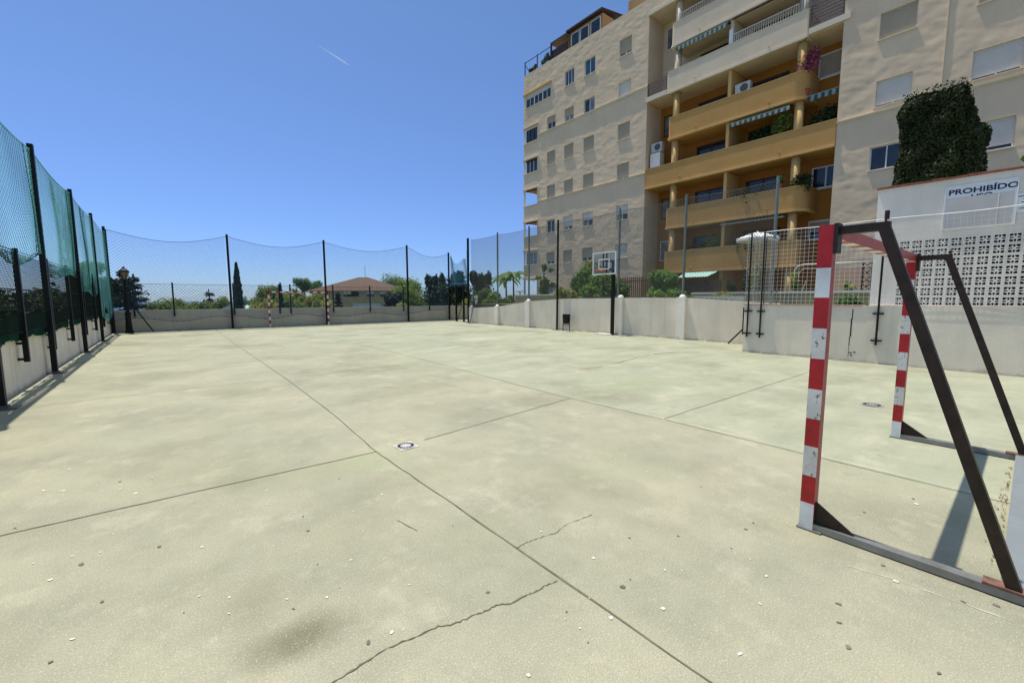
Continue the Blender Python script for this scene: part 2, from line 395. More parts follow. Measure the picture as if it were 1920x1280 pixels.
for a in (((1590,1060),(1720,1100)), ((1730,1105),(1900,1165)), ((1010,722),(1085,748)), ((1300,790),(1420,825))):
    wig([gnd(*q) for q in a], .007, fl, 4, z=.0024, sub=9, jitter=.006, wj=.8)
wig([gnd(*a) for a in ((1225,664),(1262,661),(1310,660))], .05, fl, 1, sub=8, jitter=.02, wj=.6)
wig([gnd(*a) for a in ((1120,688),(1160,680),(1190,672),(1222,664))], .02, fl, 1, sub=9, jitter=.03, wj=.9)
def fleck(x, y, r, m, z=.004):
    n = random.randint(5, 8); a0 = random.random()*6
    e = random.uniform(.45, 1.); t = random.random()*3.1
    vs = []
    for k in range(n):
        a = a0+2*math.pi*k/n; rr = r*random.uniform(.6, 1.1); u, v = rr*math.cos(a), rr*e*math.sin(a)
        vs.append((x+u*math.cos(t)-v*math.sin(t), y+u*math.sin(t)+v*math.cos(t), z))
    fl.add(vs, [tuple(range(n))], m)
for (px, py, r, mm) in ((915,1110,.014,2),(735,1185,.016,3),(690,1205,.018,2),(1112,1046,.013,3),(1167,1100,.018,2),(1243,1141,.015,3),(1182,1086,.009,2),(1272,1005,.014,2),(1572,1132,.018,2),(1425,1132,.012,3),
        (1590,1213,.016,2),(1573,1167,.014,2),(1388,1226,.014,3),(658,1050,.013,3),(578,995,.014,2),(568,968,.012,2),(990,1266,.013,3),(137,1198,.014,3),(191,1128,.014,2),(95,1087,.014,3),(152,1058,.022,2),(298,1025,.018,2),
        (500,920,.012,3),(613,1120,.012,3),(1398,992,.02,2),(1412,980,.012,2),(1760,1262,.014,2),(1680,1090,.016,3),(1655,1060,.014,2),(1718,945,.018,3),(1712,935,.014,2),(1620,960,.014,2),(1806,1128,.016,2),(1868,1135,.016,2),(1437,1080,.016,3),
        (430,1120,.01,3),(118,920,.02,3),(225,918,.018,3),(255,925,.018,3),(82,920,.02,3),(130,880,.02,3),(225,903,.014,2),(285,895,.012,3),(540,930,.012,3),(30,990,.02,2),(1180,1008,.012,2),(1145,1158,.013,3),(1087,1178,.008,3)):
    x, y = gnd(px, py); fleck(x, y, r, mm)
for k in range(260):
    y = random.uniform(.6, 14)**1.0; x = random.uniform(-1.9, 12.5)
    if random.random() < .55: y = random.uniform(.6, 5); x = random.uniform(-1.6, 4.6)
    fleck(x, y, random.choice((.004, .005, .006, .008, .010)), random.choice((2, 3, 3, 3, 3, 3)))
struct(fl.build('court_floor', [M['court'], M['joint'], M['gum_dark'], M['gum_pale'], M['pale_line']]))

# terrain round the court, falling away to the sea
def ter_z(x, y):
    if x > 15.4 and not (x < 19.6 and y > 23.2): base = 1.25
    else: base = -.06
    d = max(0., y-29, -x-6)
    if x > 19.6 and y > 26: base = 1.25-min(1, (y-26)/6)*1.8
    if d > 0: base = min(base, -.3)-min(d, 40)*.085-max(0, d-40)*.16
    if base < -66: base = -66
    return base
tm = MB(); xs = [-3000, -1200, -500, -300, -200, -150, -120, -90, -70, -50, -40, -30, -20, -12, -6, -2.4, 15.38, 15.42, 18, 19.5, 19.7, 22, 26, 34, 50, 80, 130, 200, 300, 500, 1200, 3000]
ys = [-400, -200, -100, -50, -20, 0, 10, 20, 23.1, 23.3, 24, 26, 28, 29, 32, 36, 40, 50, 60, 70, 80, 100, 130, 160, 200, 260, 320, 400, 500, 800, 2000]
idx = {}
for i, x in enumerate(xs):
    for j, y in enumerate(ys):
        idx[i, j] = len(tm.v); tm.v.append((x, y, ter_z(x, y)-.02))
for i in range(len(xs)-1):
    for j in range(len(ys)-1):
        tm.f.append((idx[i, j], idx[i+1, j], idx[i+1, j+1], idx[i, j+1])); tm.m.append(0)
struct(tm.build('ground', M['terrain']))
m, nt, bs = nt_new('sea_water'); bs.inputs['Base Color'].default_value = (.035, .10, .19, 1); bs.inputs['Roughness'].default_value = .35; spec(bs, .3)
bump(nt, bs, noise_node(nt, coord(nt), .05, 4), .3, 1.)
sea = MB().quad((-20000, 150, -60), (20000, 150, -60), (20000, 14000, -60), (-20000, 14000, -60)).build('sea', m); struct(sea)

# ------------------------------------------------------------------ nets
def diamond(mb, S, U, V, a, b, r, nrm, m=0, lim=None):
    """diamond mesh over a sheet S(u, v): a, b are the widths of one diamond"""
    n = int(2*V/b)
    for sgn in (1, -1):
        for k in range(int(-V/b)-2, int(U/a+V/b)+3):
            pts = []
            for j in range(n+1):
                v = j*b/2; u = k*a+sgn*j*a/2
                ok = -1e-6 <= u <= U+1e-6 and (lim is None or lim(u, v))
                if ok: pts.append(S(u, v))
                elif pts:
                    if len(pts) > 1: mb.strand(pts, nrm, r, m)
                    pts = []
            if len(pts) > 1: mb.strand(pts, nrm, r, m)
def square(mb, S, U, V, a, b, r, nrm, m=0):
    nu, nv = int(round(U/a)), int(round(V/b))
    for i in range(nu+1): mb.strand([S(U*i/nu, V*j/nv) for j in range(nv+1)], nrm, r, m)
    for j in range(nv+1): mb.strand([S(U*i/nu, V*j/nv) for i in range(nu+1)], nrm, r, m)

# ------------------------------------------------------------------ left side
w1 = MB().box(XW, -9, -.3, XL, 27.3, .985)
for k in range(9): w1.box(XL, 1.3+k*3.2, 0, XL+.006, 1.33+k*3.2, .97)
tag(w1.build('boundary_wall', M['wall_left']), 'long low white wall under the green netting on the left', 'wall')

lf = thing('ball_fence', 'tall dark posts hung with bulging teal netting along the left wall', 'fence', (-1.95, 9.36, 0))
YP = [4.9, 9.36, 13.2, 17.8, 22.2, 26.9]
for y in YP:
    p = MB().box(-1.99, y-.05, 0, -1.90, y+.05, 4.74).build('post', M['pole'], lf)
    MB().box(-2.05, y-.16, .004, -1.78, y+.13, .02).box(-2.0, y-.07, .02, -1.88, y+.07, .05).build('base_plate', M['plate'], p)
for i in range(len(YP)-1):
    y0, y1 = YP[i]+.05, YP[i+1]-.05; U = y1-y0; ph = i*1.7+.4; low = (2.46, 2.46, 2.3, 1.9, .9)[i]
    def S(u, v, y0=y0, U=U, ph=ph, low=low, off=0.):
        s = u/U; t = v/2.4
        top = 4.62-.10*math.sin(math.pi*s)
        bot = low+.10*math.sin(2*math.pi*s+ph)-.18*(1-(2*s-1)**2)
        z = bot+(top-bot)*t
        x = -1.95+.07*math.sin(math.pi*s)*(1-t)**1.3*math.sin(math.pi*min(1, (1-t)*1.0+.12))+.025*math.sin(7*s+ph+2*t)*(1-t)
        return (x+off, y0+u, z)
    nb = MB(); ca, cbb, cr = ((.13, .125, .0042), (.13, .125, .0042), (.12, .12, .0036), (.10, .11, .0023), (.10, .11, .0020))[i]; diamond(nb, S, U, 2.4, ca, cbb, cr, (1, 0, 0))
    def S2(u, v, S=S): return S(u+.02 if u < U-.03 else u, v, off=-.035-.03*math.sin(3*u))
    if i == 2: diamond(nb, S2, U, 2.4, .085, .10, .0018, (1, 0, 0), lim=lambda u, v, U=U: u > U*.35)
    nb.tube([S(U*k/24, 2.4) for k in range(25)], .012, 5)
    # gathered lower hem
    hem = [S(U*k/30, .0) for k in range(31)]
    nb.tube(hem, [.012+.006*math.sin(k*1.3) for k in range(31)], 5, 1)
    for q in range(1 if i < 2 else 3):
        nb.tube([S(U*k/30, .05+.045*q+.02*math.sin(k*.9+q)) for k in range(31)], .008, 4, 1)
    # a fold hanging near the post
    for q in range(5 if i != 1 else 2):
        s0 = U*(.80+.025*q) if i != 3 else U*(.3+.05*q)
        nb.tube([(S(s0, v)[0]+.03, S(s0+.10*math.sin(v*1.4+q), v)[1], S(s0, v)[2]) for v in np.linspace(.05, 2.38, 14)], .006, 4, 1)
    nb.build('net', [M['net_teal'], M['net_hem']], lf)

wf = thing('wall_fence', 'short dark posts bolted to the left wall with wire mesh and green screen', 'fence', (-2.05, 11.15, .5))
YS = [6.25, 8.7, 11.15, 13.55, 16.0, 18.45, 20.9, 23.35, 25.8]
for y in YS:
    p = MB().box(-2.0, y-.04, .49, -1.93+.0, y+.04, 2.46).build('post', M['pole'], wf)
    for z in (.52, .80): MB().box(-2.068, y-.05, z, -2.0, y+.03, z+.04).build('bracket', M['pole'], p)
wb = MB(); U = YS[-1]-YS[0]
diamond(wb, lambda u, v: (-1.965, YS[0]+u, 1.0+v), U, 1.4, .075, .075, .0032, (1, 0, 0))
for z in (1.02, 1.42, 1.75, 2.42): wb.tube([(-1.965, YS[0], z), (-1.965, YS[-1], z)], .008, 4)
wb.build('wire_mesh', M['wire_dark'], wf)
def ruffle(y0, y1, z0, top, name):
    n = int((y1-y0)/.08); sb = MB(); rows = 10; g = []
    for i in range(n+1):
        y = y0+(y1-y0)*i/n; zt = top(y); row = []
        for j in range(rows+1):
            t = j/rows; zz = z0+(zt-z0)*t-(.05*abs(math.sin(y*2.1))+.03*random.random() if j == 0 else 0)
            row.append((-2.01+.012*math.sin(y*9+t*3)+.01*math.sin(y*23), y, zz))
        g.append(row)
    vs = [p for r in g for p in r]; R1 = rows+1
    sb.add(vs, [(i*R1+j, (i+1)*R1+j, (i+1)*R1+j+1, i*R1+j+1) for i in range(n) for j in range(rows)])
    sb.build(name, M['shade'], wf, smooth=True)
ruffle(6.3, 15.9, .93, lambda y: 1.30+.03*math.sin(y*1.7), 'privacy_screen')
ruffle(16.05, 25.8, .93, lambda y: 2.36+.05*math.sin(y*1.3), 'privacy_screen')
sc_ = MB()
for q in range(26):
    y, z = 13.15+random.gauss(0, .16), .93-abs(random.gauss(0, .05)); s = random.uniform(.03, .06)
    sc_.quad((-2.045, y-s, z), (-2.03, y+s*.3, z-s), (-2.04, y+s, z+.01), (-2.05, y, z+s*.7))
sc_.build('loose_scrap', M['net_hem'], wf)

# ------------------------------------------------------------------ far side
fw = MB().box(-2.4, YF, -.4, 19.4, YF+.22, 1.05)
fw.box(16.9, YF-.012, 0, 19.4, YF, 1.04)
tag(fw.build('boundary_wall', M['wall_far']), 'weathered grey wall across the far end behind the small far goal', 'wall')
ff = thing('ball_fence', 'tall thin posts with sagging dark diamond net across the far end', 'fence', (2.71, 27.15, 0))
XP = [(-2.0, 4.9), (2.71, 4.97), (7.55, 5.07), (12.9, 5.18), (16.15, 4.9)]
for (x, h) in XP:
    p = MB().box(x-.05, 27.08, 0, x+.05, 27.17, h).build('post', M['brown_pole'], ff)
    MB().box(x-.1, 27.0, .004, x+.1, 27.2, .02).build('base_plate', M['plate'], p)
for i in range(4):
    x0, x1 = XP[i][0]+.05, XP[i+1][0]-.05; U = x1-x0; h0, h1 = XP[i][1]-.12, XP[i+1][1]-.12
    def S(u, v, x0=x0, U=U, h0=h0, h1=h1, i=i):
        s = u/U; t = v/4.5; top = h0+(h1-h0)*s-.42*math.sin(math.pi*s)
        bot = .58+.06*math.sin(3.1*s*3+i)+.05*math.sin(8.3*s+2*i)+.30*s*(i == 3)
        return (x0+u, 27.13+.12*math.sin(math.pi*s)*math.sin(math.pi*t), bot+(top-bot)*t)
    nb = MB(); diamond(nb, S, U, 4.5, .14, .155, .0046, (0, 1, 0))
    nb.tube([S(U*k/24, 4.5) for k in range(25)], .012, 5)
    nb.tube([S(U*k/60, .0) for k in range(61)], [.018+.012*math.sin(k*2.1) for k in range(61)], 5)
    nb.build('net', M['net_dark'], ff)
MB().tube([(-1.9, 27.05, 2.6), (-.55, 26.9, .02)], .028, 6).build('brace', M['pole'], ff)
fs = thing('wall_fence', 'short dark posts and wire along the top of the far wall', 'fence', (.3, 27.27, .75))
for x in (-1.2, .3, 2.85, 5.05, 5.62, 8.0, 10.3, 12.62, 14.6):
    MB().box(x-.035, 27.22, .74, x+.035, 27.29, 2.42).build('post', M['pole'], fs)
nb = MB(); diamond(nb, lambda u, v: (-2+u, 27.31, 1.04+v), 18.5, 1.28, .16, .16, .004, (0, 1, 0))
nb.tube([(-2, 27.31, 2.33), (16.6, 27.31, 2.33)], .008, 4); nb.build('wire_mesh', M['wire_dark'], fs)

# the small goal at the far end, fixed in front of the wall
fg = thing('handball_goal', 'small red and white striped goal against the far wall', 'goal', (4.45, 27.0, 0))
def striped(mb, a, b, w, n, axis, first=0):
    for k in range(n):
        p = Vector(a).lerp(Vector(b), k/n); q = Vector(a).lerp(Vector(b), (k+1)/n)
        mm = (k+first) % 2
        lo = [min(p[i], q[i])-(0 if i == axis else w/2) for i in range(3)]; hi = [max(p[i], q[i])+(0 if i == axis else w/2) for i in range(3)]
        mb.box(*lo, *hi, mm)
for x in (4.45, 7.58):
    mb = MB(); striped(mb, (x, 26.92, 0), (x, 26.92, 2.0), .08, 10, 2, 1); mb.build('post', [M['red'], M['white_goal']], fg)
mb = MB(); striped(mb, (4.40, 26.92, 1.97), (7.63, 26.92, 1.97), .08, 15, 0, 0); mb.build('crossbar', [M['red'], M['white_goal']], fg)
mb = MB()
for x in (4.45, 7.58):
    mb.bar((x, 26.96, 1.98), (x, 27.22, 1.98), .04, .04); mb.bar((x, 26.96, .04), (x, 27.22, .04), .04, .04)
mb.build('stay', M['pole'], fg)

# street lamp in the corner
lx, ly = -1.42, 26.75
lp = thing('street_lamp', 'old style black lantern on a fluted post in the far left corner', 'lamp', (lx, ly, 0))
MB().lathe((lx, ly, 0), [(.17, 0), (.17, .10), (.13, .14), (.11, .5), (.10, .85), (.13, .88), (.13, .94), (.085, .98), (.065, 1.1), (.055, 2.3), (.075, 2.34), (.05, 2.4), (.04, 2.5)], 10).build('post', M['pole'], lp, True)
MB().lathe((lx, ly, 2.5), [(.06, 0), (.16, .30), (.17, .33)], 6).build('lantern_glass', mat('amber_glass', (.22, .15, .10), .3), lp)
mb = MB().lathe((lx, ly, 2.83), [(.21, 0), (.17, .08), (.07, .17), (.05, .19), (.02, .27)], 6)
for k in range(6):
    a = 2*math.pi*k/6; mb.tube([(lx+.062*math.cos(a), ly+.062*math.sin(a), 2.49), (lx+.17*math.cos(a), ly+.17*math.sin(a), 2.84)], .011, 4)
mb.lathe((lx, ly, 2.45), [(.08, 0), (.09, .03), (.07, .05)], 6)
mb.build('lantern_cap', M['pole'], lp)

# ------------------------------------------------------------------ corner gate with a torn net above it
gt = thing('corner_gate', 'dark gate posts with a torn blue net slung above in the far right corner', 'gate', (15.7, 24.8, 0))
for (x, y, h) in ((15.62, 25.3, 2.5), (15.62, 24.35, 2.5)):
    MB().box(x-.05, y-.05, 0, x+.05, y+.05, h).build('post', M['pole'], gt)
MB().box(15.58, 23.75, 2.44, 15.66, 26.8, 2.52).build('top_beam', M['pole'], gt)
MB().tube([(15.62, 25.2, .05), (15.62, 24.6, 1.05)], .025, 5).tube([(15.62, 25.28, 1.05), (15.62, 24.37, 1.05)], .022, 5).build('brace', M['pole'], gt)
MB().box(15.6, 23.78, 0, 15.69, 23.87, 4.75).build('tall_post', M['pole'], gt)
nb = MB(); A, B = Vector((16.1, 26.95, 2.42)), Vector((15.65, 23.85, 2.42)); U = (B-A).length
def S(u, v):
    s = u/U; t = v/2.0; p = A.lerp(B, s)
    top = 4.55-.45*math.sin(math.pi*min(1, max(0, (s-.12)*1.1)))**.5+.12*math.sin(11*s)
    return (p.x+.1*math.sin(9*s+t*2), p.y, p.z+(top-p.z)*t)
diamond(nb, S, U, 2.0, .10, .10, .0055, (1, 0, 0))
for q in range(6): nb.tube([S(U*k/20, .03+.035*q+.02*math.sin(k+q)) for k in range(21)], .011, 4)
for q in range(3): nb.tube([S(U*(.04+.03*q)+.1*math.sin(v*2+q), v) for v in np.linspace(0, 2, 10)], .010, 4)
nb.build('torn_net', M['net_blue'], gt)

# ------------------------------------------------------------------ right side wall with pilasters
WT = [(27.3, .9), (22.9, .98), (20.14, 1.09), (17.3, 1.42), (14.6, 1.56), (11.5, 1.585), (10.3, 1.60), (8.4, 1.58), (6.3, 1.45), (5.15, 1.40)]
def wall_top(y):
    for (a, za), (b, zb) in zip(WT[:-1], WT[1:]):
        if b <= y <= a: return zb+(za-zb)*(y-b)/(a-b)
    return WT[-1][1]
rw = thing('boundary_wall', 'white wall stepped with pilasters behind the basketball hoop', 'wall', (XR, 14, 0))
mb = MB(); YW = [y for y, _ in WT[1:]]+[23.15]; YW = sorted(YW)
vs = []
for y in YW: z = wall_top(y); vs += [(XR, y, -.3), (XR, y, z), (XR+.2, y, z), (XR+.2, y, -.3)]
n = len(YW)
fsx = []
for i in range(n-1):
    for a, b in ((0, 1), (1, 2), (2, 3)): fsx.append((4*i+a, 4*(i+1)+a, 4*(i+1)+b, 4*i+b))
fsx += [(0, 1, 2, 3), tuple(4*(n-1)+k for k in (3, 2, 1, 0))]
mb.add(vs, fsx); mb.build('wall', M['wall'], rw)
for y in (23.0, 20.15, 17.35, 11.32, 8.47):
    z = wall_top(y)
    p = MB().box(XR-.13, y-.17, -.05, XR+.003, y+.17, z+.03).build('pilaster', M['wall_left'], rw)
    MB().lathe((XR+.02, y, z+.03), [(.13, 0), (.12, .05), (.07, .09), (.05, .1)], 10).build('cap', M['white'], p)
mb = MB()
for k in range(22):
    y = random.uniform(5.8, 22); s = random.uniform(.02, .055)
    mb.lathe((XR-.03-random.random()*.12, y, .0), [(s, 0), (s*.8, s*.25), (s*.3, s*.4)], 6)
mb.build('rubble_at_foot', M['wall'], rw)

rf = thing('ball_fence', 'grey steel posts with chain link along the right wall below the apartments', 'fence', (XR, 14, 1.5))
for (y, ) in ((20.15,), (17.36,), (11.48,), (8.48,), (5.42,)):
    h = 5.42
    MB().tube([(XR+.03, y, wall_top(y)-.02), (XR+.02, y-.01, h)], .048, 8).build('post', M['galv'], rf)
for (y, r) in ((23.1, .075), (15.05, .05)):
    p = MB().tube([(XR-.12, y, 0), (XR-.10, y, 5.40)], r, 8).build('post', M['brown_pole'], rf)
    MB().box(XR-.30, y-.16, .003, XR-.02, y+.16, .02).build('base_plate', M['plate'], p)
nb = MB()
def S(u, v):
    y = 5.42+u; s = v/3.8; zb = wall_top(y)+.02; sag = .05*abs(math.sin((y-5.42)/2.95*math.pi))
    return (XR+.07, y, zb+(5.3-sag-zb)*s)
diamond(nb, S, 17.6, 3.8, .105, .105, .0065, (1, 0, 0))
for v in (3.8, ): nb.tube([S(17.6*k/60, v) for k in range(61)], .010, 5)
nb.tube([S(17.6*k/60, .02) for k in range(61)], .008, 5)
nb.build('chain_link', M['wire'], rf)
MB().tube([(XR-.02, 22.35, 1.9), (XR-.9, 21.8, .02)], .022, 6).build('brace', M['pole'], rf)
MB().tube([(XR-.05, 5.55, 1.25), (XR-.35, 6.55, .02)], .028, 6).tube([(13.15, 5.36, 1.3), (13.15, 5.36, .5)], .018, 5).build('brace', M['pole'], rf)

# litter bin
bx, by = 14.9, 14.15
lb = thing('litter_bin', 'small black litter bin on two legs against the white wall', 'bin', (bx, by, 0))
mb = MB().lathe((bx, by, .36), [(.14, 0), (.17, .03), (.19, .44), (.20, .46), (.18, .46), (.17, .43)], 14); mb.build('bucket', M['brown_pole'], lb, True)
for s in (-1, 1): MB().tube([(bx, by+s*.21, 0), (bx, by+s*.21, .62)], .02, 6).build('leg', M['brown_pole'], lb)
MB().tube([(bx, by-.21, .30), (bx, by+.21, .30)], .014, 5).tube([(bx, by-.21, .62), (bx, by+.21, .62)], .014, 5).build('crosspiece', M['brown_pole'], lb)

# basketball hoop
hx, hy = 14.97, 11.48
bh = thing('basketball_hoop', 'basketball hoop with clear white framed backboard on a black pole', 'basketball hoop', (hx, hy, 0))
MB().box(hx-.06, hy-.06, 0, hx+.06, hy+.06, 3.2).box(hx-.2, hy-.2, .003, hx+.2, hy+.2, .02).build('pole', M['brown_pole'], bh)
MB().bar((hx, hy, 2.75), (hx-.33, hy+.2, 2.9), .08, .10).bar((hx, hy, 3.15), (hx-.33, hy+.2, 3.15), .08, .08).build('arm', M['brown_pole'], bh)
BX = hx-.37; b0, b1, bz0, bz1 = 11.07, 12.30, 2.58, 3.53
ac, ntg, bsg = nt_new('acrylic'); bsg.inputs['Base Color'].default_value = (.85, .9, .88, 1); bsg.inputs['Roughness'].default_value = .05
tr = ntg.nodes.new('ShaderNodeBsdfTransparent'); tr.inputs[0].default_value = (.86, .9, .87, 1); gl = ntg.nodes.new('ShaderNodeBsdfGlossy'); gl.inputs[1].default_value = .05
ms = ntg.nodes.new('ShaderNodeMixShader'); ms.inputs[0].default_value = .05
ntg.links.new(tr.outputs[0], ms.inputs[1]); ntg.links.new(gl.outputs[0], ms.inputs[2]); ntg.links.new(ms.outputs[0], ntg.nodes['Material Output'].inputs[0])
bb = MB().box(BX, b0+.04, bz0+.04, BX+.012, b1-.04, bz1-.04).build('backboard', ac, bh)
mb = MB()
def rect(mb, x, y0, y1, z0, z1, t, d):
    mb.box(x-d, y0, z0, x+d, y1, z0+t).box(x-d, y0, z1-t, x+d, y1, z1).box(x-d, y0, z0+t, x+d, y0+t, z1-t).box(x-d, y1-t, z0+t, x+d, y1, z1-t)
rect(mb, BX, b0, b1, bz0, bz1, .045, .025); rect(mb, BX-.012, 11.40, 11.98, 2.80, 3.24, .04, .006); mb.build('white_frame', M['white'], bb)
MB().bar((BX+.03, 11.76, 2.65), (BX+.03, 11.76, 3.48), .05, .04).bar((BX+.03, 11.58, 2.65), (BX+.03, 11.58, 3.48), .05, .04).build('mount', M['brown_pole'], bb)
mb = MB().box(BX-.10, 11.61, 2.68, BX-.02, 11.77, 2.78)
ring = [(BX-.33+.225*math.cos(a), 11.69+.225*math.sin(a), 2.76) for a in np.linspace(0, 2*math.pi, 25)]
mb.tube(ring, .012, 6)
for a in np.linspace(0, 2*math.pi, 12, endpoint=False):
    mb.tube([(BX-.33+.225*math.cos(a), 11.69+.225*math.sin(a), 2.76), (BX-.33+.20*math.cos(a+.3), 11.69+.20*math.sin(a+.3), 2.67)], .005, 4)
mb.build('rim', mat('orange_rim', (.45, .12, .06), .5), bh)
tag(MB().prism([(14.62, 12.15), (14.80, 12.28), (15.12, 12.05), (15.0, 11.55), (14.75, 11.35), (14.66, 11.7)], .003, .035).build('stone_slab', M['conc']), 'pale broken slab lying at the foot of the basketball pole', 'slab')

# ------------------------------------------------------------------ near right wall
XN = 13.1
nw = thing('boundary_wall', 'near white wall with clamped black posts to the right of the hoop', 'wall', (XN, 5.3, 0))
mb = MB()
WZ = 1.375
mb.box(XN, -8, -.3, XN+.22, 5.32, WZ); mb.box(XN+.22, 5.10, -.3, XR-.003, 5.32, WZ); mb.build('wall', M['wall'], nw)
mb = MB().box(XN-.025, 2.62, WZ-.002, XN+.25, 5.345, WZ+.028); mb.build('coping', mat('faded_pink_coping', (.46, .30, .25), .9, .2, 9), nw)
mb = MB().box(XN-.003, 2.78, 1.05, XN-.0015, 2.80, 1.30).box(XN-.004, 2.79, .62, XN-.002, 2.815, 1.06).box(XN-.003, 2.81, .40, XN-.0015, 2.825, .62).box(XN-.003, 2.815, .1, XN-.002, 2.822, .4)
for (y, z, s) in ((2.78, .22, .03), (2.70, .24, .025), (2.76, .16, .02)): mb.box(XN-.003, y-s, z-.012, XN-.0015, y+s, z+.012)
mb.build('wall_crack', M['dark'], nw)

nf = thing('netting_fence', 'white square mesh netting on black posts above the near wall', 'fence', (XN, 5.2, WZ))
for y in (5.2, 4.86, 2.3, -.2, -2.7):
    p = MB().tube([(XN-.05, y, .45), (XN-.05, y, 3.40)], .022, 8).build('post', M['pole'], nf)
    for z in (.54, 1.18): MB().box(XN-.003, y-.10, z, XN-.07, y+.10, z+.035).build('clamp', M['pole'], p)
MB().tube([(14.2, 5.22, WZ), (14.2, 5.22, 3.38)], .022, 8).build('post', M['pole'], nf)
MB().tube([(XR-.12, 5.22, WZ), (XR-.12, 5.22, 3.38)], .022, 8).build('post', M['pole'], nf)
nb = MB()
U1 = 13.2
def S(u, v): return (XN-.02+.03*math.sin(u*1.9)*math.sin(v*1.5), 5.3-u, 1.38+v*(1+.006*math.sin(u*2.5))+.012*math.sin(u*1.1))
square(nb, S, U1, 2.0, .10, .105, .0033, (1, 0, 0))
def S2(u, v): return (XN-.02+u, 5.28+.05*math.sin(u*4)*math.sin(v*2), 1.38+v)
square(nb, S2, 2.1, 2.0, .12, .105, .0030, (0, 1, 0), 1)
nb.tube([S(U1*k/60, 2.0) for k in range(61)], .010, 5); nb.tube([(XN-.03, 5.3, 3.38), (XR-.1, 5.28, 3.38)], .010, 5)
nb.build('net', [M['net_white'], mat('grey_net_cord', (.26, .25, .23), .8, .2, 4)], nf)

# ------------------------------------------------------------------ white block building
PX = 13.25
ph = thing('block_building', 'white hut with pierced block lattice and tiled roof edge behind the goal', 'building', (PX, 2, WZ))
mb = MB()
y0, y1 = 2.515, -7.0
ZT, ZL, ZB = 4.10, 2.875, 1.385
LY0 = 2.07; NC, NR, CW, CH = 14, 7, .205, .2125
LY1 = LY0-NC*CW
# solid wall above and beside the lattice
mb.box(PX, y1, ZL, PX+.15, y0, ZT); mb.box(PX, LY0, ZB, PX+.15, y0, ZL-.001); mb.box(PX, y1, ZB, PX+.15, LY1, ZL-.001)
mb.box(PX+.15, y0-.15, ZB, PX+3.2, y0, ZT); mb.box(PX+3.05, y1, ZB, PX+3.2, y0-.15, ZT); mb.box(PX+.15, y1, ZT-.1, PX+3.05, y0-.15, ZT)
mb.build('wall', M['wall_white'], ph)
MB().box(PX+.9, y1, ZB, PX+.95, y0-.16, ZT-.11).build('shade_backing', M['dark'], ph)  # dark sheet stands in for the shade inside the hut
lt = MB()
ub = [0, .025, .079, .088, .117, .126, .180, .205]
vb = [0, .027, .077, .087, .1255, .1355, .1855, .2125]
hole = set((i, j) for i in (1, 3, 5) for j in (1, 3, 5)) - {(3, 3)}
for r in range(NR):
    for cidx in range(NC):
        oy = LY0-cidx*CW; oz = ZB+.002+r*CH*(ZL-ZB)/(NR*CH)
        sx = random.uniform(-.004, .004)
        for i in range(7):
            for j in range(7):
                ya, yb, za, zb = oy-ub[i], oy-ub[i+1], oz+vb[j], oz+vb[j+1]
                if (i, j) in hole:
                    # chamfered corners so the openings are not plain squares
                    cx, cz = (ya+yb)/2, (za+zb)/2
                    if (i, j) in ((3, 1), (3, 5)):
                        q = [(ya, za), (yb, za), (yb, zb), (ya, zb)]
                    elif i == 3 or j == 3:
                        q = [(ya, za+.006), (yb, za+.006), (yb, zb-.006), (ya, zb-.006)]
                        lt.quad((PX+sx, ya, za), (PX+sx, yb, za), (PX+sx, yb, za+.006), (PX+sx, ya, za+.006)); lt.quad((PX+sx, ya, zb-.006), (PX+sx, yb, zb-.006), (PX+sx, yb, zb), (PX+sx, ya, zb))
                    else:
                        # corner openings are cut on the side facing the middle of the block
                        C = [(ya, za), (yb, za), (yb, zb), (ya, zb)]
                        kx = 1 if i == 1 else 0; kz = 1 if j == 1 else 0
                        near = {(1, 1): 2, (0, 1): 3, (1, 0): 1, (0, 0): 0}[(kx, kz)]
                        a_ = C[near]; p_ = C[near-1]; n_ = C[(near+1) % 4]
                        c1 = (a_[0]*.5+p_[0]*.5, a_[1]*.5+p_[1]*.5); c2 = (a_[0]*.5+n_[0]*.5, a_[1]*.5+n_[1]*.5)
                        q = []
                        for k in range(4):
                            if k == near: q += [c1, c2]
                            else: q.append(C[k])
                        lt.add([(PX+sx, *a_), (PX+sx, *c2), (PX+sx, *c1)], [(0, 1, 2)])
                    nq = len(q); vs = [(PX+sx, a, b) for a, b in q]+[(PX+.09, a, b) for a, b in q]
                    lt.add(vs, [(k, (k+1) % nq, nq+(k+1) % nq, nq+k) for k in range(nq)])
                else:
                    lt.quad((PX+sx, ya, za), (PX+sx, yb, za), (PX+sx, yb, zb), (PX+sx, ya, zb))
lt.build('block_lattice', M['wall_white'], ph)
mb = MB()
k = 0; yy = y0+.03
while yy > y1:
    wdt = random.uniform(.17, .21); mb.box(PX-.05, yy-wdt, ZT+.002+random.uniform(0, .008), PX+.32, yy-.006, ZT+.035+random.uniform(0, .012)); yy -= wdt
mb.build('roof_tiles', M['tile'], ph)

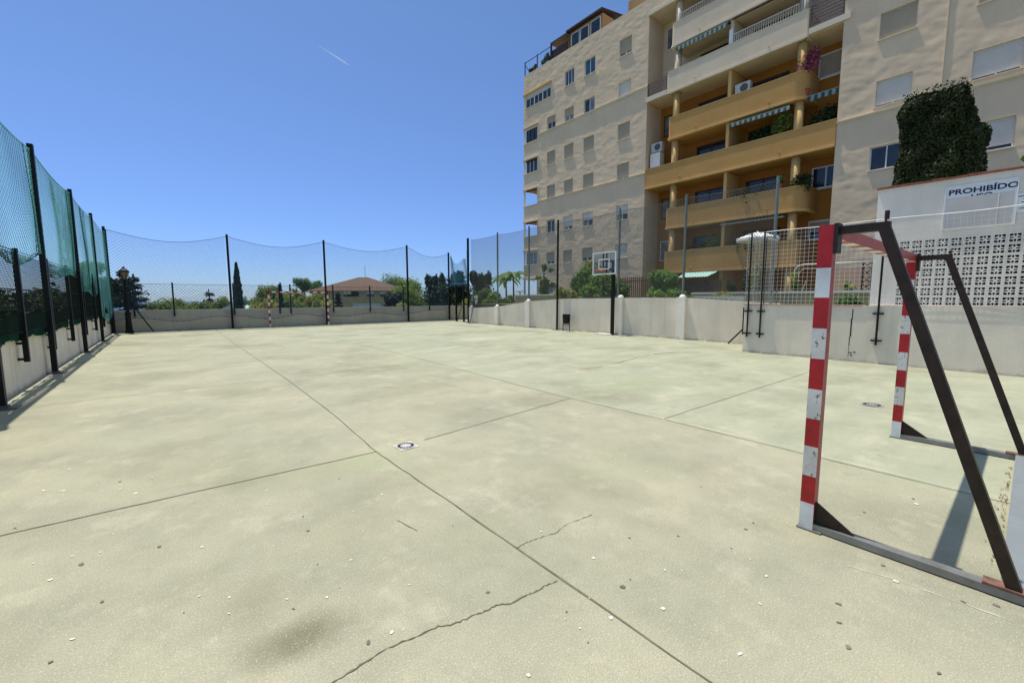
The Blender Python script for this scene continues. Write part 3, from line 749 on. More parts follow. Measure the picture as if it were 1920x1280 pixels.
sg = thing('prohibition_sign', 'white sign board lettered PROHIBÍDO with its lower lines painted over', 'sign', (PX, 1, 3.5))
SX = PX-.006
MB().box(SX-.012, .37, 3.04, SX, 1.375, 3.925).build('board', mat('sign_white', (.72, .73, .76), .5, .04, 6), sg)
MB().box(SX-.018, .405, 3.055, SX-.0125, 1.345, 3.685).build('painted_over_panel', mat('sign_grey', (.50, .475, .455), .6, .05, 4), sg)
mb = MB(); rect(mb, SX-.010, .355, 1.39, 3.03, 3.94, .018, .014); mb.box(SX-.022, .60, 3.06, SX-.0185, .612, 3.68); mb.build('frame', M['white'], sg)
ink = mat('navy_ink', (.012, .018, .06), .5, .1, 4)
def lettering(txt, ycen, z, size, x, parent, name='lettering', xs=1.25):
    cu = bpy.data.curves.new(name, 'FONT'); cu.body = txt; cu.size = size; cu.align_x = 'CENTER'; cu.extrude = .0015; cu.offset = size*.026
    tmp = bpy.data.objects.new(name, cu); COL.objects.link(tmp)
    dg = bpy.context.evaluated_depsgraph_get(); me = bpy.data.meshes.new_from_object(tmp.evaluated_get(dg))
    bpy.data.objects.remove(tmp)
    off = ABS[parent]; o = bpy.data.objects.new(name, me); COL.objects.link(o); o.parent = parent
    for v in me.vertices:
        u, vv, wv = v.co; v.co = (x-wv-off.x, ycen-u*xs-off.y, z+vv-off.z)
    me.flip_normals(); me.materials.clear(); me.materials.append(ink); ABS[o] = off
    return o
lettering('PROHIBÍDO', .845, 3.758, .148, SX-.014, sg)
lettering('USO', .845, 3.632, .125, SX-.014, sg)
sg2 = thing('notice_sign', 'small white notice with fine blue lines at the right end of the hut', 'sign', (PX, .2, 3.4))
MB().box(SX-.01, -.15, 3.25, SX, .355, 3.62).build('board', M['white'], sg2)
mb = MB()
for k, (a, b) in enumerate(((.345, .02), (.28, .0), (.30, .05), (.30, -.05), (.32, .02))): mb.box(SX-.0115, b, 3.55-k*.058, SX-.0105, a, 3.572-k*.058)
mb.build('blue_lines', mat('blue_ink', (.10, .14, .25), .5, .1, 4), sg2)

# ------------------------------------------------------------------ the near goal
GX0, GX1, GY = 3.30, 6.30, .91
gg = thing('handball_goal', 'near red and white goal frame with rusty steel stays', 'goal', (GX0, GY, 0))
Z_S = [0, .19, .38, .585, .775, .975, 1.18, 1.38, 1.58, 1.77, 2.04]
for gi, x in enumerate((GX0, GX1)):
    mb = MB()
    for k in range(10):
        z0, z1 = Z_S[k]+(.012 if k == 0 else 0), Z_S[k+1]
        front = (2 if k in (2, 4, 6) else 1) if k % 2 == 0 else 0
        if gi == 1 and k == 8: front = 1
        x0, x1, ya, yb = x, x+.08, GY-.08, GY
        mb.quad((x0, yb, z0), (x0, ya, z0), (x0, ya, z1), (x0, yb, z1), front)      # side face
        mb.quad((x1, ya, z0), (x1, yb, z0), (x1, yb, z1), (x1, ya, z1), front)
        mb.quad((x1, yb, z0), (x0, yb, z0), (x0, yb, z1), (x1, yb, z1), front)
        mb.quad((x0, ya, z0), (x1, ya, z0), (x1, ya, z1), (x0, ya, z1), 3)
    mb.quad((x, GY-.08, 2.04), (x+.08, GY-.08, 2.04), (x+.08, GY, 2.04), (x, GY, 2.04), 0)
    mb.build('post', [M['red'], M['white_goal'], M['white_rust'], M['red_side']], gg)
mb = MB(); n = 15
for k in range(n):
    xa = GX0+.08+(GX1-GX0-.08)*k/n; xb = GX0+.08+(GX1-GX0-.08)*(k+1)/n; f = 1 if k % 2 == 0 else 0
    mb.quad((xb, GY, 1.96), (xa, GY, 1.96), (xa, GY, 2.04), (xb, GY, 2.04), f)
    mb.quad((xa, GY-.08, 1.96), (xb, GY-.08, 1.96), (xb, GY-.08, 2.04), (xa, GY-.08, 2.04), 2)
    mb.quad((xa, GY, 1.96), (xb, GY, 1.96), (xb, GY-.08, 1.96), (xa, GY-.08, 1.96), f)
    mb.quad((xa, GY-.08, 2.04), (xb, GY-.08, 2.04), (xb, GY, 2.04), (xa, GY, 2.04), f)
mb.build('crossbar', [M['red'], M['white_goal'], M['red_side']], gg)
for x in (GX0, GX1):
    xc = x+.04
    p = MB().bar((xc, GY-.08, 2.0), (xc, .565, 2.0), .05, .05).box(xc-.045, GY-.105, 1.86, xc+.045, GY-.082, 2.045).build('top_arm', M['rust_brown'], gg)
    MB().bar((xc, .60, 2.018), (xc, -.055, .055), .055, .055, up=(0, 1, 0)).build('slanted_stay', M['rust_brown'], gg)
    MB().box(x+.005, -.10, .008, x+.075, GY-.08, .052).box(x-.012, GY-.13, .004, x+.095, GY+.012, .012).build('ground_bar', M['steel'], gg)
    mb = MB(); mb.add([(xc-.012, GY-.08, .05), (xc-.012, GY-.08, .20), (xc-.012, GY-.30, .05), (xc+.012, GY-.08, .05), (xc+.012, GY-.08, .20), (xc+.012, GY-.30, .05)], [(0, 1, 2), (5, 4, 3), (0, 3, 4, 1), (1, 4, 5, 2), (2, 5, 3, 0)])
    mb.build('gusset', M['rust_brown'], gg)
    MB().box(x+.0, -.09, .0525, x+.08, .06, .066).build('rusty_foot', M['rust'], gg)
MB().tube([(GX0+.04, .585, 2.04), (GX0+.04, .585, 2.09)], .012, 6).tube([(GX1+.04, .585, 2.03), (GX1+.04, .585, 2.06)], .012, 6).build('net_hook', M['rust_brown'], gg)
MB().box(GX0+.0805, -.14, .01, GX1-.003, -.005, .06).build('back_bar', M['steel_pale'], gg)
mb = MB()
for k in range(90):
    x, y, s = random.triangular(3.6, 6.2, 5.2), .01+abs(random.gauss(0, .02)), random.uniform(.004, .013)
    mb.quad((x-s, y-s*.5, .006), (x+s, y-s*.3, .006+s*.5), (x+s*.7, y+s*.6, .01), (x-s*.6, y+s*.4, .006+s*.8))
tag(mb.build('dry_leaves', mat('dry_leaf', (.20, .12, .06), .9, .4, 30)), 'dry leaf litter gathered against the back bar of the goal', 'leaf litter', kind='stuff')

# drain covers
def drain(cx, cy, r, rot, label, k=1.):
    d = thing('drain_cover', label, 'drain', (cx, cy, 0))
    q = [(cx+r*1.45*math.cos(rot+a), cy+r*1.45*math.sin(rot+a)) for a in (math.pi/4, 3*math.pi/4, 5*math.pi/4, 7*math.pi/4)]
    MB().prism(q, -.01, .005).build('surround', mat('drain_mortar', (.48*k, .455*k, .385*k), .9, .25, 14, dark=(.3, .27, .2), dscale=12), d)
    mb = MB().lathe((cx, cy, .005), [(r, 0), (r, .004), (r*.95, .005)], 28)
    mb.build('lid', mat('drain_metal', (.44*k, .42*k, .42*k), .5, .12, 20, metal=.2), d)
    mb = MB()
    for k in range(16):
        a = 2*math.pi*k/16; b = a+.27
        mb.add([(cx+rr*math.cos(t), cy+rr*math.sin(t), .0125) for rr, t in ((r*.56, a), (r*.84, a), (r*.84, b), (r*.56, b))], [(0, 1, 2, 3)])
    mb.build('slots', M['dark'], d)
drain(1.90, 4.15, .105, .0, 'round drain grating in the floor beside the long joint')
drain(7.98, 1.39, .125, .1, 'round drain grating seen through the near goal', .62)

# ------------------------------------------------------------------ the apartment building
FX = 24.5
def onx(px, py, x):
    d = ray(px, py); t = x/d.x
    return (x, d.y*t, EYE+d.z*t)
ab = thing('apartment_building', 'tall beige apartment building with ochre balconies and slanting awnings', 'building', (FX, 12, 1.25))
COLS = {'A': (18.68, 17.72), 'B': (21.73, 20.75), 'C': (23.68, 22.74), 'D': (25.58, 24.65)}
ROWS = {1: (18.56, 17.47), 2: (15.87, 14.84), 3: (13.22, 12.17), 4: (10.62, 9.55), 5: (7.90, 6.88), 6: (5.32, 4.34)}
# (left y, right y, top, bottom, how far the shutter is down, style)
WIN = []
style = {'1A': (.78, 'curtain'), '1B': (0, 'blue'), '1C': (.0, 'blue3'), '2A': (1, 'w'), '2B': (.0, 'half'), '2C': (.55, 'curtain'), '2D': (.45, 'dark'),
         '3A': (1, 'b'), '3B': (1, 'b'), '3C': (1, 'b'), '3D': (1, 'b'), '4A': (.87, 'b'), '4B': (1, 'b'), '4C': (1, 'b'), '4D': (1, 'b'),
         '5A': (.60, 'lower'), '5B': (.55, 'lower'), '5C': (.74, 'lower'), '5D': (.1, 'dark'), '6A': (.97, 'w'), '6B': (.72, 'b'), '6C': (.92, 'b'), '6D': (.74, 'b')}
for r, (zt, zb) in ROWS.items():
    for c, (yl, yr) in COLS.items():
        k = '%d%s' % (r, c)
        if k in style: WIN.append((yl, yr, zt, zb, *style[k]))
WIN += [(28.2, 25.2, 18.38, 17.36, .28, 'strip'), (25.62, 24.3, 2.75, 1.95, 1, 'grey')]
WIN += [(5.06, 3.89, 13.62, 12.56, 1, 'b'), (5.02, 3.88, 10.87, 9.80, .93, 'w'), (5.06, 3.95, 8.14, 7.14, 0, 'dark2'), (2.17, .92, 10.88, 9.82, .92, 'w'),
        (2.17, .92, 8.20, 7.08, .86, 'w'), (2.17, .92, 13.60, 12.55, 1, 'b'), (2.17, .92, 5.5, 4.4, 1, 'b'), (5.06, 3.89, 16.3, 15.2, .8, 'b')]
LOG = [(28.17, 26.74, 15.74, 14.56, 'glaz'), (28.17, 26.74, 13.16, 12.08, 'glaz'), (28.17, 26.74, 10.70, 9.44, 'open'), (28.17, 26.74, 8.02, 6.87, 'open'), (28.17, 26.74, 5.58, 4.44, 'pale'), (28.17, 26.74, 3.2, 1.35, 'open')]
RL, RR, RT, RB = 16.45, 6.35, 19.07, 26.15            # recess: left, right, top, back plane
YMIN, YMAX, ZMIN, ZMAX = -7.0, 28.43, 1.0, 20.05
holes = [(w_[1], w_[0], w_[3], w_[2]) for w_ in WIN]+[(l[1], l[0], l[3], l[2]) for l in LOG]+[(RR, RL, ZMIN-1, RT)]
def lines(lo, hi, step, keys):
    ks = sorted(set([lo, hi]+[round(k, 4) for k in keys if lo < k < hi])); out = []
    for a, b in zip(ks[:-1], ks[1:]):
        n = max(1, int(math.ceil((b-a)/step)))
        out += [a+(b-a)*i/n for i in range(n)]
    return out+[hi]
yl_ = lines(YMIN, YMAX, .075, [h[0] for h in holes]+[h[1] for h in holes]); zl_ = lines(ZMIN, ZMAX, .075, [h[2] for h in holes]+[h[3] for h in holes])
HA = np.array(holes)
Yg, Zg = np.meshgrid(yl_, zl_, indexing='ij')
dist = np.full(Yg.shape, 9.)
for h in holes:
    dx = np.maximum(np.maximum(h[0]-Yg, Yg-h[1]), 0); dz = np.maximum(np.maximum(h[2]-Zg, Zg-h[3]), 0)
    dist = np.minimum(dist, np.hypot(dx, dz))
dist = np.minimum(dist, np.minimum(YMAX-Yg, ZMAX-Zg))
fade = np.clip(dist/.18, 0, 1)
disp = np.zeros(Yg.shape)
for i in range(len(yl_)):
    for j in range(len(zl_)):
        if fade[i, j] > 0:
            y, z = yl_[i], zl_[j]
            disp[i, j] = .0095*noise.noise((y*1.2+z*.3, z*1.9-y*.3, 3.1))+.0085*noise.noise((y*2.7+z*.9, z*4.6-y*1.2, 8.7))+.004*noise.noise((y*6.1, z*8.3-y*2, 4.7))+.006*noise.noise((y*.45, z*.5, 1.2))
X = FX-disp*fade
nz = len(zl_)
vs = np.stack([X, Yg, Zg], -1).reshape(-1, 3).tolist(); fs = []
yc = [(a+b)/2 for a, b in zip(yl_[:-1], yl_[1:])]; zc = [(a+b)/2 for a, b in zip(zl_[:-1], zl_[1:])]
for i, y in enumerate(yc):
    hh = [h for h in holes if h[0] < y < h[1]]
    for j, z in enumerate(zc):
        if any(h[2] < z < h[3] for h in hh): continue
        fs.append((i*nz+j, i*nz+j+1, (i+1)*nz+j+1, (i+1)*nz+j))
mb = MB(); mb.add(vs, fs); mb.build('facade_wall', M['beige'], ab, smooth=True)
# ledges, body, roof
for (y0, y1) in ((RL, 26.66), (YMIN, RR)):
    for z in (14.80, 9.50):
        mb = MB()
        prof = [(FX+.02, z), (FX-.015, z), (FX-.085, z+.07), (FX-.085, z+.10), (FX+.02, z+.115)]
        n = len(prof); vs = [(x, y0+.002, zz) for x, zz in prof]+[(x, y1, zz) for x, zz in prof]
        mb.add(vs, [(i, (i+1) % n, n+(i+1) % n, n+i) for i in range(n)]+[tuple(range(n)), tuple(range(2*n-1, n-1, -1))])
        mb.build('ledge', M['cream_trim'], ab)
MB().box(FX+.02, YMIN, ZMAX-.3, 38, YMAX-.002, ZMAX-.05).build('roof_slab', M['beige'], ab)
mb = MB().box(26.25, YMAX-.2, 1.0, 38, YMAX, ZMAX-.31)
zz = [ZMIN]+[v for l in reversed(LOG) for v in (l[3], l[2])]+[ZMAX-.31]
for a, b in zip(zz[0::2], zz[1::2]): mb.box(FX+.001, YMAX-.15, a, 26.24, YMAX, b)
mb.build('end_wall', M['beige'], ab)
MB().box(FX+.03, 2.96, 1.0, FX-.045, 2.985, ZMAX).build('downpipe', M['cream_trim'], ab)
MB().box(FX-.06, 1.5, 1.0, FX-.03, RR-.02, 2.92).build('ground_floor_wall', M['peach'], ab)
# corner loggias
for li, (yl, yr, zt, zb, kind) in enumerate(LOG):
    lg = MB().box(FX+.02, yr-.15, zb-.12, 26.24, YMAX-.16, zb-.004).box(FX+.02, yr-.15, zt+.003, 26.24, YMAX-.16, zt+.12)
    lg.box(FX+.02, yr-.15, zb-.004, 26.24, yr-.004, zt+.003).box(26.2, yr-.002, zb-.004, 26.245, YMAX-.36, zt+.003)
    lg = lg.build('corner_loggia', M['ochre'] if kind == 'open' else M['cream'], ab)
    MB().box(FX-.10, yr-.12, zt+.02, FX+.01, YMAX+.06, zt+.12).build('loggia_lip', M['cream_trim'], lg)
    MB().box(FX-.05, yr-.05, zb-.06, FX+.01, YMAX+.04, zb-.0).build('loggia_sill', M['cream_trim'], lg)
    if kind != 'open':
        gm = M['curtain'] if kind == 'pale' else M['glass']
        MB().box(FX+.10, yr+.002, zb+.002, FX+.12, yl-.002, zt-.002).build('pane', gm, lg)
        mb = MB(); fm = M['wood_dark'] if li == 0 else M['alu']
        rect(mb, FX+.09, yr+.003, yl-.003, zb+.003, zt-.003, .05, .02)
        for f in (.34, .67): yy = yr+(yl-yr)*f; mb.box(FX+.065, yy-.025, zb+.05, FX+.115, yy+.025, zt-.05)
        mb.build('frame', fm, lg)
        MB().box(FX+.03, yr+.01, zt-.16, FX+.06, yl-.01, zt-.004).build('blind_box', M['wood_dark'] if li == 1 else M['cream_trim'], lg)
    elif li in (2, 3):
        MB().box(FX+.03, yr+.01, zt-.12, FX+.08, yl-.01, zt-.004).build('rolled_blind', M['wood_dark'], lg)

def window(yl, yr, zt, zb, shut, sty, xw=FX, rev=.13):
    pale = sty in ('b',)
    xi = xw+rev
    fm = M['alu']
    mb = MB()
    # reveal lining
    for (a, b, c, d) in (((xw-.006, yr, zb), (xi, yr, zb), (xi, yr, zt), (xw-.006, yr, zt)), ((xw-.006, yl, zt), (xi, yl, zt), (xi, yl, zb), (xw-.006, yl, zb)),
                         ((xw-.006, yr, zt), (xi, yr, zt), (xi, yl, zt), (xw-.006, yl, zt)), ((xw-.006, yl, zb), (xi, yl, zb), (xi, yr, zb), (xw-.006, yr, zb))):
        mb.quad(a, b, c, d, 1)
    rect(mb, xi-.03, yr+.002, yl-.002, zb+.002, zt-.002, .04, .02)
    nm = 2 if sty == 'blue3' else (5 if sty == 'strip' else 1)
    if sty not in ('grey',):
        for q in range(1, nm+1):
            f = q/(nm+1); t = .05 if sty == 'strip' and q in (2, 4) else .022
            mb.box(xi-.045, yr+(yl-yr)*f-t, zb+.042, xi-.012, yr+(yl-yr)*f+t, zt-.042)
    wdw = mb.build('window', [fm, M['cream_trim']], ab)
    gm = {'blue': 'glass_blue', 'blue3': 'glass_blue', 'curtain': 'curtain', 'half': 'curtain', 'grey': 'curtain'}.get(sty, 'glass')
    if shut < 1 or sty == 'grey':
        MB().box(xi-.022, yr+.043, zb+.043, xi-.010, yl-.043, zt-.043).build('pane', M[gm], wdw)
    MB().box(xw-.055, yr-.05, zb-.045, xw+.10, yl+.05, zb-.004).build('sill', M['cream_trim'], wdw)
    if shut > 0 and sty != 'grey':
        zs = zb+.02+(zt-zb-.04)*(1-shut); n = max(3, int((zt-zs)/.055)); mb = MB()
        xs = xw+.085; P = []
        for k in range(n):
            za = zs+(zt-zs-.004)*k/n; zc_ = zs+(zt-zs-.004)*(k+1)/n
            P += [(xs, za), (xs-.010, za+(zc_-za)*.25), (xs-.010, za+(zc_-za)*.8)]
        P.append((xs, zt-.004))
        vs = [(x, yr+.012, z) for x, z in P]+[(x, yl-.012, z) for x, z in P]; m_ = len(P)
        mb.add(vs, [(i, i+1, m_+i+1, m_+i) for i in range(m_-1)])
        mb.box(xs-.012, yr+.012, zs-.02, xs+.006, yl-.012, zs+.001)
        smat = M['shutter_white'] if sty in ('w', 'strip', 'lower') else M['shutter']
        mb.build('shutter', smat, wdw)
    if sty == 'half':
        MB().box(xi-.030, yl-(yl-yr)/2+.03, zb+.05, xi-.023, yl-.05, zt-.05).build('open_pane', M['glass'], wdw)
    if sty == 'lower':
        MB().box(xi-.034, yr+(yl-yr)*.5, zb+.045, xi-.024, yl-.045, zb+(zt-zb)*.33).build('curtain', M['curtain'], wdw)
    return wdw
for a in WIN: window(*a)
MB().box(FX-.09, 25.1, 18.42, FX+.01, YMAX+.05, 18.52).build('strip_window_lip', M['ochre_trim'], ab)

# recess with the balconies
SL = {'T': 19.07, 'A': 16.45, 'B': 13.92, 'C': 11.12, 'D': 8.55, 'E': 5.85, 'F': 3.10}
ZC = 13.9
MB().box(FX+.02, RL+.002, 1.0, RB+.2, RL+.2, RT).build('recess_side_wall', M['beige'], ab)
MB().box(FX+.02, RR-.2, 1.0, RB+.2, RR-.002, RT).build('recess_side_wall', M['beige'], ab)
MB().box(RB, RR, ZC+.02, RB+.2, RL, RT).build('recess_back_wall', M['cream'], ab)
MB().box(RB, RR, 1.0, RB+.2, RL, ZC+.015).build('recess_back_wall', M['orange'], ab)
def slab(k, y0, y1, m):
    z = SL[k]; MB().box(FX+.06, y0, z+.01, RB-.002, y1, z+.19).build('balcony_slab', m, ab)
slab('T', RR+.002, RL-.002, M['cream']); slab('B', RR+.002, RL-.002, M['cream']); slab('D', RR+.002, RL-.002, M['ochre'])
slab('A', 7.72, 14.84, M['cream']); slab('C', 7.72, 14.84, M['ochre']); slab('E', 7.72, 14.84, M['ochre']); slab('F', 7.72, 14.84, M['ochre'])
def arc_path(yl, yr, rl, rr, x=24.45, xb=RB-.01):
    P = []
    if rl is None: P.append((x, yl))
    else:
        P.append((xb, yl))
        for k in range(7): a = math.pi/2*k/6; P.append((x+rl-rl*math.sin(a), yl-rl+rl*math.cos(a)))
    if rr is None: P.append((x, yr))
    else:
        for k in range(9): a = math.pi/2*k/8; P.append((x+rr-rr*math.cos(a), yr+rr-rr*math.sin(a)))
        P.append((xb, yr))
    return P
def sweep(P, out, inn, z0, z1, mb):
    n = len(P); O = []; I = []
    for i, p in enumerate(P):
        a, b = P[max(0, i-1)], P[min(n-1, i+1)]; dx, dy = b[0]-a[0], b[1]-a[1]; l = math.hypot(dx, dy)
        nx, ny = dy/l, -dx/l                              # outward for this direction of travel
        O.append((p[0]+nx*out, p[1]+ny*out)); I.append((p[0]-nx*inn, p[1]-ny*inn))
    vs = [(*q, z0) for q in O]+[(*q, z1) for q in O]+[(*q, z1) for q in I]+[(*q, z0) for q in I]
    fs = []
    for i in range(n-1):
        for a, b in ((0, 1), (1, 2), (2, 3), (3, 0)): fs.append((a*n+i, b*n+i, b*n+i+1, a*n+i+1))
    fs += [(0, n, 2*n, 3*n), (n-1, 4*n-1, 3*n-1, 2*n-1)]
    mb.add(vs, fs)
def balcony(yl, yr, rl, rr, zb, zt, m, mt):
    P = arc_path(yl, yr, rl, rr); mb = MB(); sweep(P, 0, .12, zb+.155, zt, mb); b = mb.build('balcony', m, ab, smooth=False)
    mb = MB(); sweep(P, .022, .14, zt+.002, zt+.032, mb); mb.build('coping', mt, b)
    mb = MB(); sweep(P, .045, .12, zb+.03, zb+.15, mb); mb.build('lip', mt, b)
    for f in (.24, .77):
        y = yl+(yr-yl)*f; MB().tube([(24.46, y, zb+.34), (24.33, y, zb+.33)], .035, 8).build('drain_spout', M['cream_trim'] if m is M['cream'] else M['ochre_trim'], b)
    return b
balcony(14.85, 7.74, .12, .25, SL['A']-.05, 17.74, M['cream'], M['cream_trim'])
balcony(15.06, 7.74, .05, .05, SL['B']-.08, 15.12, M['cream'], M['cream_trim'])
balcony(14.88, 7.62, .12, .55, SL['C'], 12.42, M['ochre'], M['ochre_trim'])
balcony(RL-.01, RR+.01, None, None, SL['D']-.05, 9.74, M['ochre'], M['ochre_trim'])
balcony(14.87, 7.40, .12, .55, SL['E']-.05, 7.03, M['ochre'], M['ochre_trim'])
balcony(14.87, 7.55, .06, .10, SL['F']-.03, 4.43, M['ochre'], M['ochre_trim'])
MB().box(24.42, 15.08, 13.90, FX+.05, RL+.06, 14.17).build('cornice_band', M['cream_trim'], ab)
MB().box(24.42, RR-.25, 13.96, FX+.05, 7.70, 14.22).build('cornice_band', M['cream_trim'], ab)
MB().box(24.42, RR-.1, RT-.06, FX+.05, RL+.08, RT+.12).build('cornice_band', M['cream_trim'], ab)
for (z0, z1, m_) in ((16.62, RT-.06, 'cream'), (14.12, 16.44, 'cream'), (11.32, 13.9, 'ochre_trim'), (8.75, 11.1, 'ochre_trim'), (6.05, 8.52, 'ochre_trim'), (3.30, 5.82, 'ochre_trim'), (1.1, 3.08, 'ochre_trim')):
    for y in (14.6, 8.02):
        MB().lathe((24.82, y, z0), [(.20, 0), (.20, z1-z0)], 18).build('column', M[m_], ab, smooth=True)
    MB().box(24.62, 11.29, z0, RB-.003, 11.46, z1).build('partition', M['ochre_trim' if z0 < 13 else 'cream'], ab)
# glass doors and small windows on the back wall
for k in 'ABCDEF':
    f = SL[k]+.20
    for (a, b) in ((13.9, 12.0), (10.9, 9.0)):
        mb = MB().box(RB-.03, b, f+.01, RB-.004, a, f+2.1)
        d = mb.build('balcony_door', M['wood_dark'], ab)
        MB().box(RB-.042, b+.08, f+.12, RB-.031, (a+b)/2-.05, f+2.0).box(RB-.042, (a+b)/2+.05, f+.12, RB-.031, a-.08, f+2.0).build('pane', M['glass'], d)
    if k in 'ABCE' or k == 'F':
        mb = MB(); rect(mb, RB-.025, 15.5, 16.2, f+.75, f+2.05, .06, .02)
        d = mb.build('window', M['wood_dark' if k in 'CE' else 'alu'], ab)
        MB().box(RB-.015, 15.56, f+.81, RB-.008, 16.14, f+1.99).build('pane', M['curtain'], d)
for (zb, zt, sh) in ((12.42, 13.55, 1), (7.08, 8.15, 0), (4.55, 5.5, .6)):
    mb = MB(); rect(mb, RB-.03, 6.45, 7.68, zb, zt, .07, .025); mb.box(RB-.045, 7.03, zb+.07, RB-.02, 7.1, zt-.07); mb.box(RB-.08, 6.4, zb-.05, RB-.004, 7.74, zb-.003)
    d = mb.build('window', M['alu'], ab)
    MB().box(RB-.016, 6.52, zb+.07, RB-.010, 7.61, zt-.07).build('pane', M['glass'], d)
    if sh:
        mb = MB()
        for q in range(int(18*sh)):
            z = zt-.07-(zt-zb-.14)*(q+1)/18; mb.box(RB-.060, 6.5, z+.006, RB-.050+.006*(q % 2), 7.63, z+(zt-zb-.14)/18-.001)
        mb.build('shutter', M['shutter'], d)
# railings
def bars(y0, y1, z0, z1, n, x, m, name='railing'):
    mb = MB().box(x-.02, y0, z1-.035, x+.02, y1, z1)
    for k in range(n+1):
        y = y0+(y1-y0)*k/n; mb.box(x-.012, y-.012, z0, x+.012, y+.012, z1-.036)
    mb.build(name, m, ab)
bars(8.1, 14.42, 17.775, 18.20, 56, 24.52, M['rail_white'])
bars(8.2, 11.30, 15.155, 15.62, 28, 24.52, M['rail_white'])
MB().box(24.48, 11.26, 15.155, 24.60, 11.46, 15.9).build('railing_post', M['white'], ab)
for (y0, y1, za, zb, n) in ((15.10, 16.42, 14.20, 14.95, 6), (6.38, 7.68, 14.26, 15.20, 7)):
    mb = MB()
    for k in range(n):
        z = za+.04+(zb-za-.04)*k/(n-1); mb.box(24.50, y0, z-.024, 24.53, y1, z+.024)
    for y in (y0+.03, y1-.03): mb.box(24.535, y-.02, za, 24.565, y+.02, zb+.02)
    mb.build('railing', M['rail_brown'], ab)
bars(6.38, 8.15, 15.25, 16.05, 15, 24.56, mat('blue_grey_rail', (.20, .25, .33), .5, .1, 5))
# awnings
def awning(yl, yr, z, drop, x=24.50, a='awn_a', b='awn_b', out=.10):
    mb = MB().box(x-.02-out, yr, z-.03, x-out+.02, yl, z+.01, 1)
    mb.quad((x-out, yl, z+.012), (x-out, yr, z+.012), (x+.4, yr, z+.11), (x+.4, yl, z+.11), 0)
    n = max(6, int((yl-yr)/.13)); xx = x-out-.022
    for k in range(n):
        y0, y1 = yl-(yl-yr)*k/n, yl-(yl-yr)*(k+1)/n; ym = (y0+y1)/2; d = drop*random.uniform(.93, 1.05)
        mb.add([(xx, y0, z-.03), (xx-.01, y0, z-.03-d*.8), (xx-.012, ym, z-.03-d), (xx-.01, y1, z-.03-d*.8), (xx, y1, z-.03)], [(0, 1, 2, 3, 4)], 0 if k % 2 == 0 else 1)
    mb.build('awning', [M[a], M[b]], ab)
awning(14.5, 11.5, 16.33, .24); awning(11.2, 8.30, 10.98, .20); awning(7.64, 6.38, 11.22, .26, x=24.75)
MB().box(24.40, 8.3, 5.62, 24.46, 11.45, 5.68).box(24.46, 8.32, 5.66, 24.9, 11.43, 5.70).build('awning', M['awn_b'], ab)
MB().box(24.44, 7.8, 16.33, 24.5, 11.3, 16.37).build('awning', M['wood_dark'], ab)
# roof terrace
mb = MB()
for y in (28.36, 26.85, 25.3): mb.box(FX+.05, y-.03, ZMAX-.02, FX+.11, y+.03, 21.16)
mb.box(FX+.06, 25.3, 21.07, FX+.10, 28.36, 21.11); mb.build('terrace_railing', M['wood_dark'], ab)
mb = MB(); mb.bar((FX+.08, 28.3, 20.9), (FX+.6, 28.3, 20.45), .03, .03); mb.build('terrace_brace', M['wood_dark'], ab)
mb = MB().box(FX+.05, 23.5, 21.22, 27.4, 25.32, 21.34)
for (x, y) in ((FX+.10, 25.26), (27.3, 25.26), (27.3, 23.6)): mb.box(x-.05, y-.05, ZMAX-.05, x+.05, y+.05, 21.22)
mb.box(FX+.12, 23.55, ZMAX-.05, FX+.18, 25.2, 20.75).box(27.28, 23.6, ZMAX-.05, 27.34, 25.2, 21.2)
mb.build('pergola', M['wood_dark'], ab)
ptm = plaster('tan_boarding', (.42, .27, .13))
MB().box(FX+.32, 20.42, ZMAX-.05, 27.6, 23.46, 21.30).build('penthouse_wall', ptm, ab)
for (a, b) in ((23.30, 22.50), (22.42, 21.62), (21.45, 20.55)):
    mb = MB(); rect(mb, FX+.29, b, a, 20.12, 21.12, .05, .03); d = mb.build('window', M['alu'], ab)
    MB().box(FX+.285, b+.05, 20.17, FX+.305, a-.05, 21.07).build('pane', M['glass'], d)
mb = MB(); vs = [(FX+.0, y, z) for y in (20.25, 23.62) for z in (21.32, 21.44)]+[(29.2, y, z) for y in (20.25, 23.62) for z in (22.15, 22.27)]
mb.add(vs, [(0, 1, 3, 2), (4, 6, 7, 5), (0, 4, 5, 1), (2, 3, 7, 6), (1, 5, 7, 3), (0, 2, 6, 4)]); mb.build('penthouse_roof', M['wood_dark'], ab)
MB().box(27.0, 17.0, ZMAX-.05, 30.5, 19.9, 22.6).build('stair_tower', ptm, ab)

# air conditioners and other things standing on the balconies
def aircon(x, y, z, label, ax='x', group='air conditioners on the balconies'):
    t = thing('air_conditioner', label, 'air conditioner', (x, y, z), group)
    MB().box(x-.15, y-.38, z, x+.15, y+.38, z+.55).box(x-.12, y-.33, z-.06, x+.12, y-.27, z-.001).box(x-.12, y+.27, z-.06, x+.12, y+.33, z-.001).build('case', mat('aged_white_case', (.55, .54, .51), .6, .1, 8), t)
    mb = MB()
    pts = [(x-.1515, y-.08+.21*math.cos(a), z+.28+.21*math.sin(a)) for a in np.linspace(0, 2*math.pi, 20, endpoint=False)]
    mb.add(pts, [tuple(range(20))]); mb.build('fan_grille', mat('grey_grille', (.10, .10, .10), .6, .3, 30), t)
aircon(24.9, 10.75, 12.50, 'white air conditioner standing on the ochre balcony parapet under the cream storey')
aircon(25.05, 15.95, 10.86, 'white air conditioner in the open corner beside the round column')
cb = thing('cabinet', 'pale cabinet below the air conditioner in the open corner', 'cabinet', (25.1, 15.9, 9.8))
MB().box(24.8, 15.62, 8.74, 25.3, 16.3, 10.78).build('body', M['cream_trim'], cb)
MB().box(24.79, 15.60, 8.80, 24.80, 16.28, 10.7).build('door', M['white'], cb)

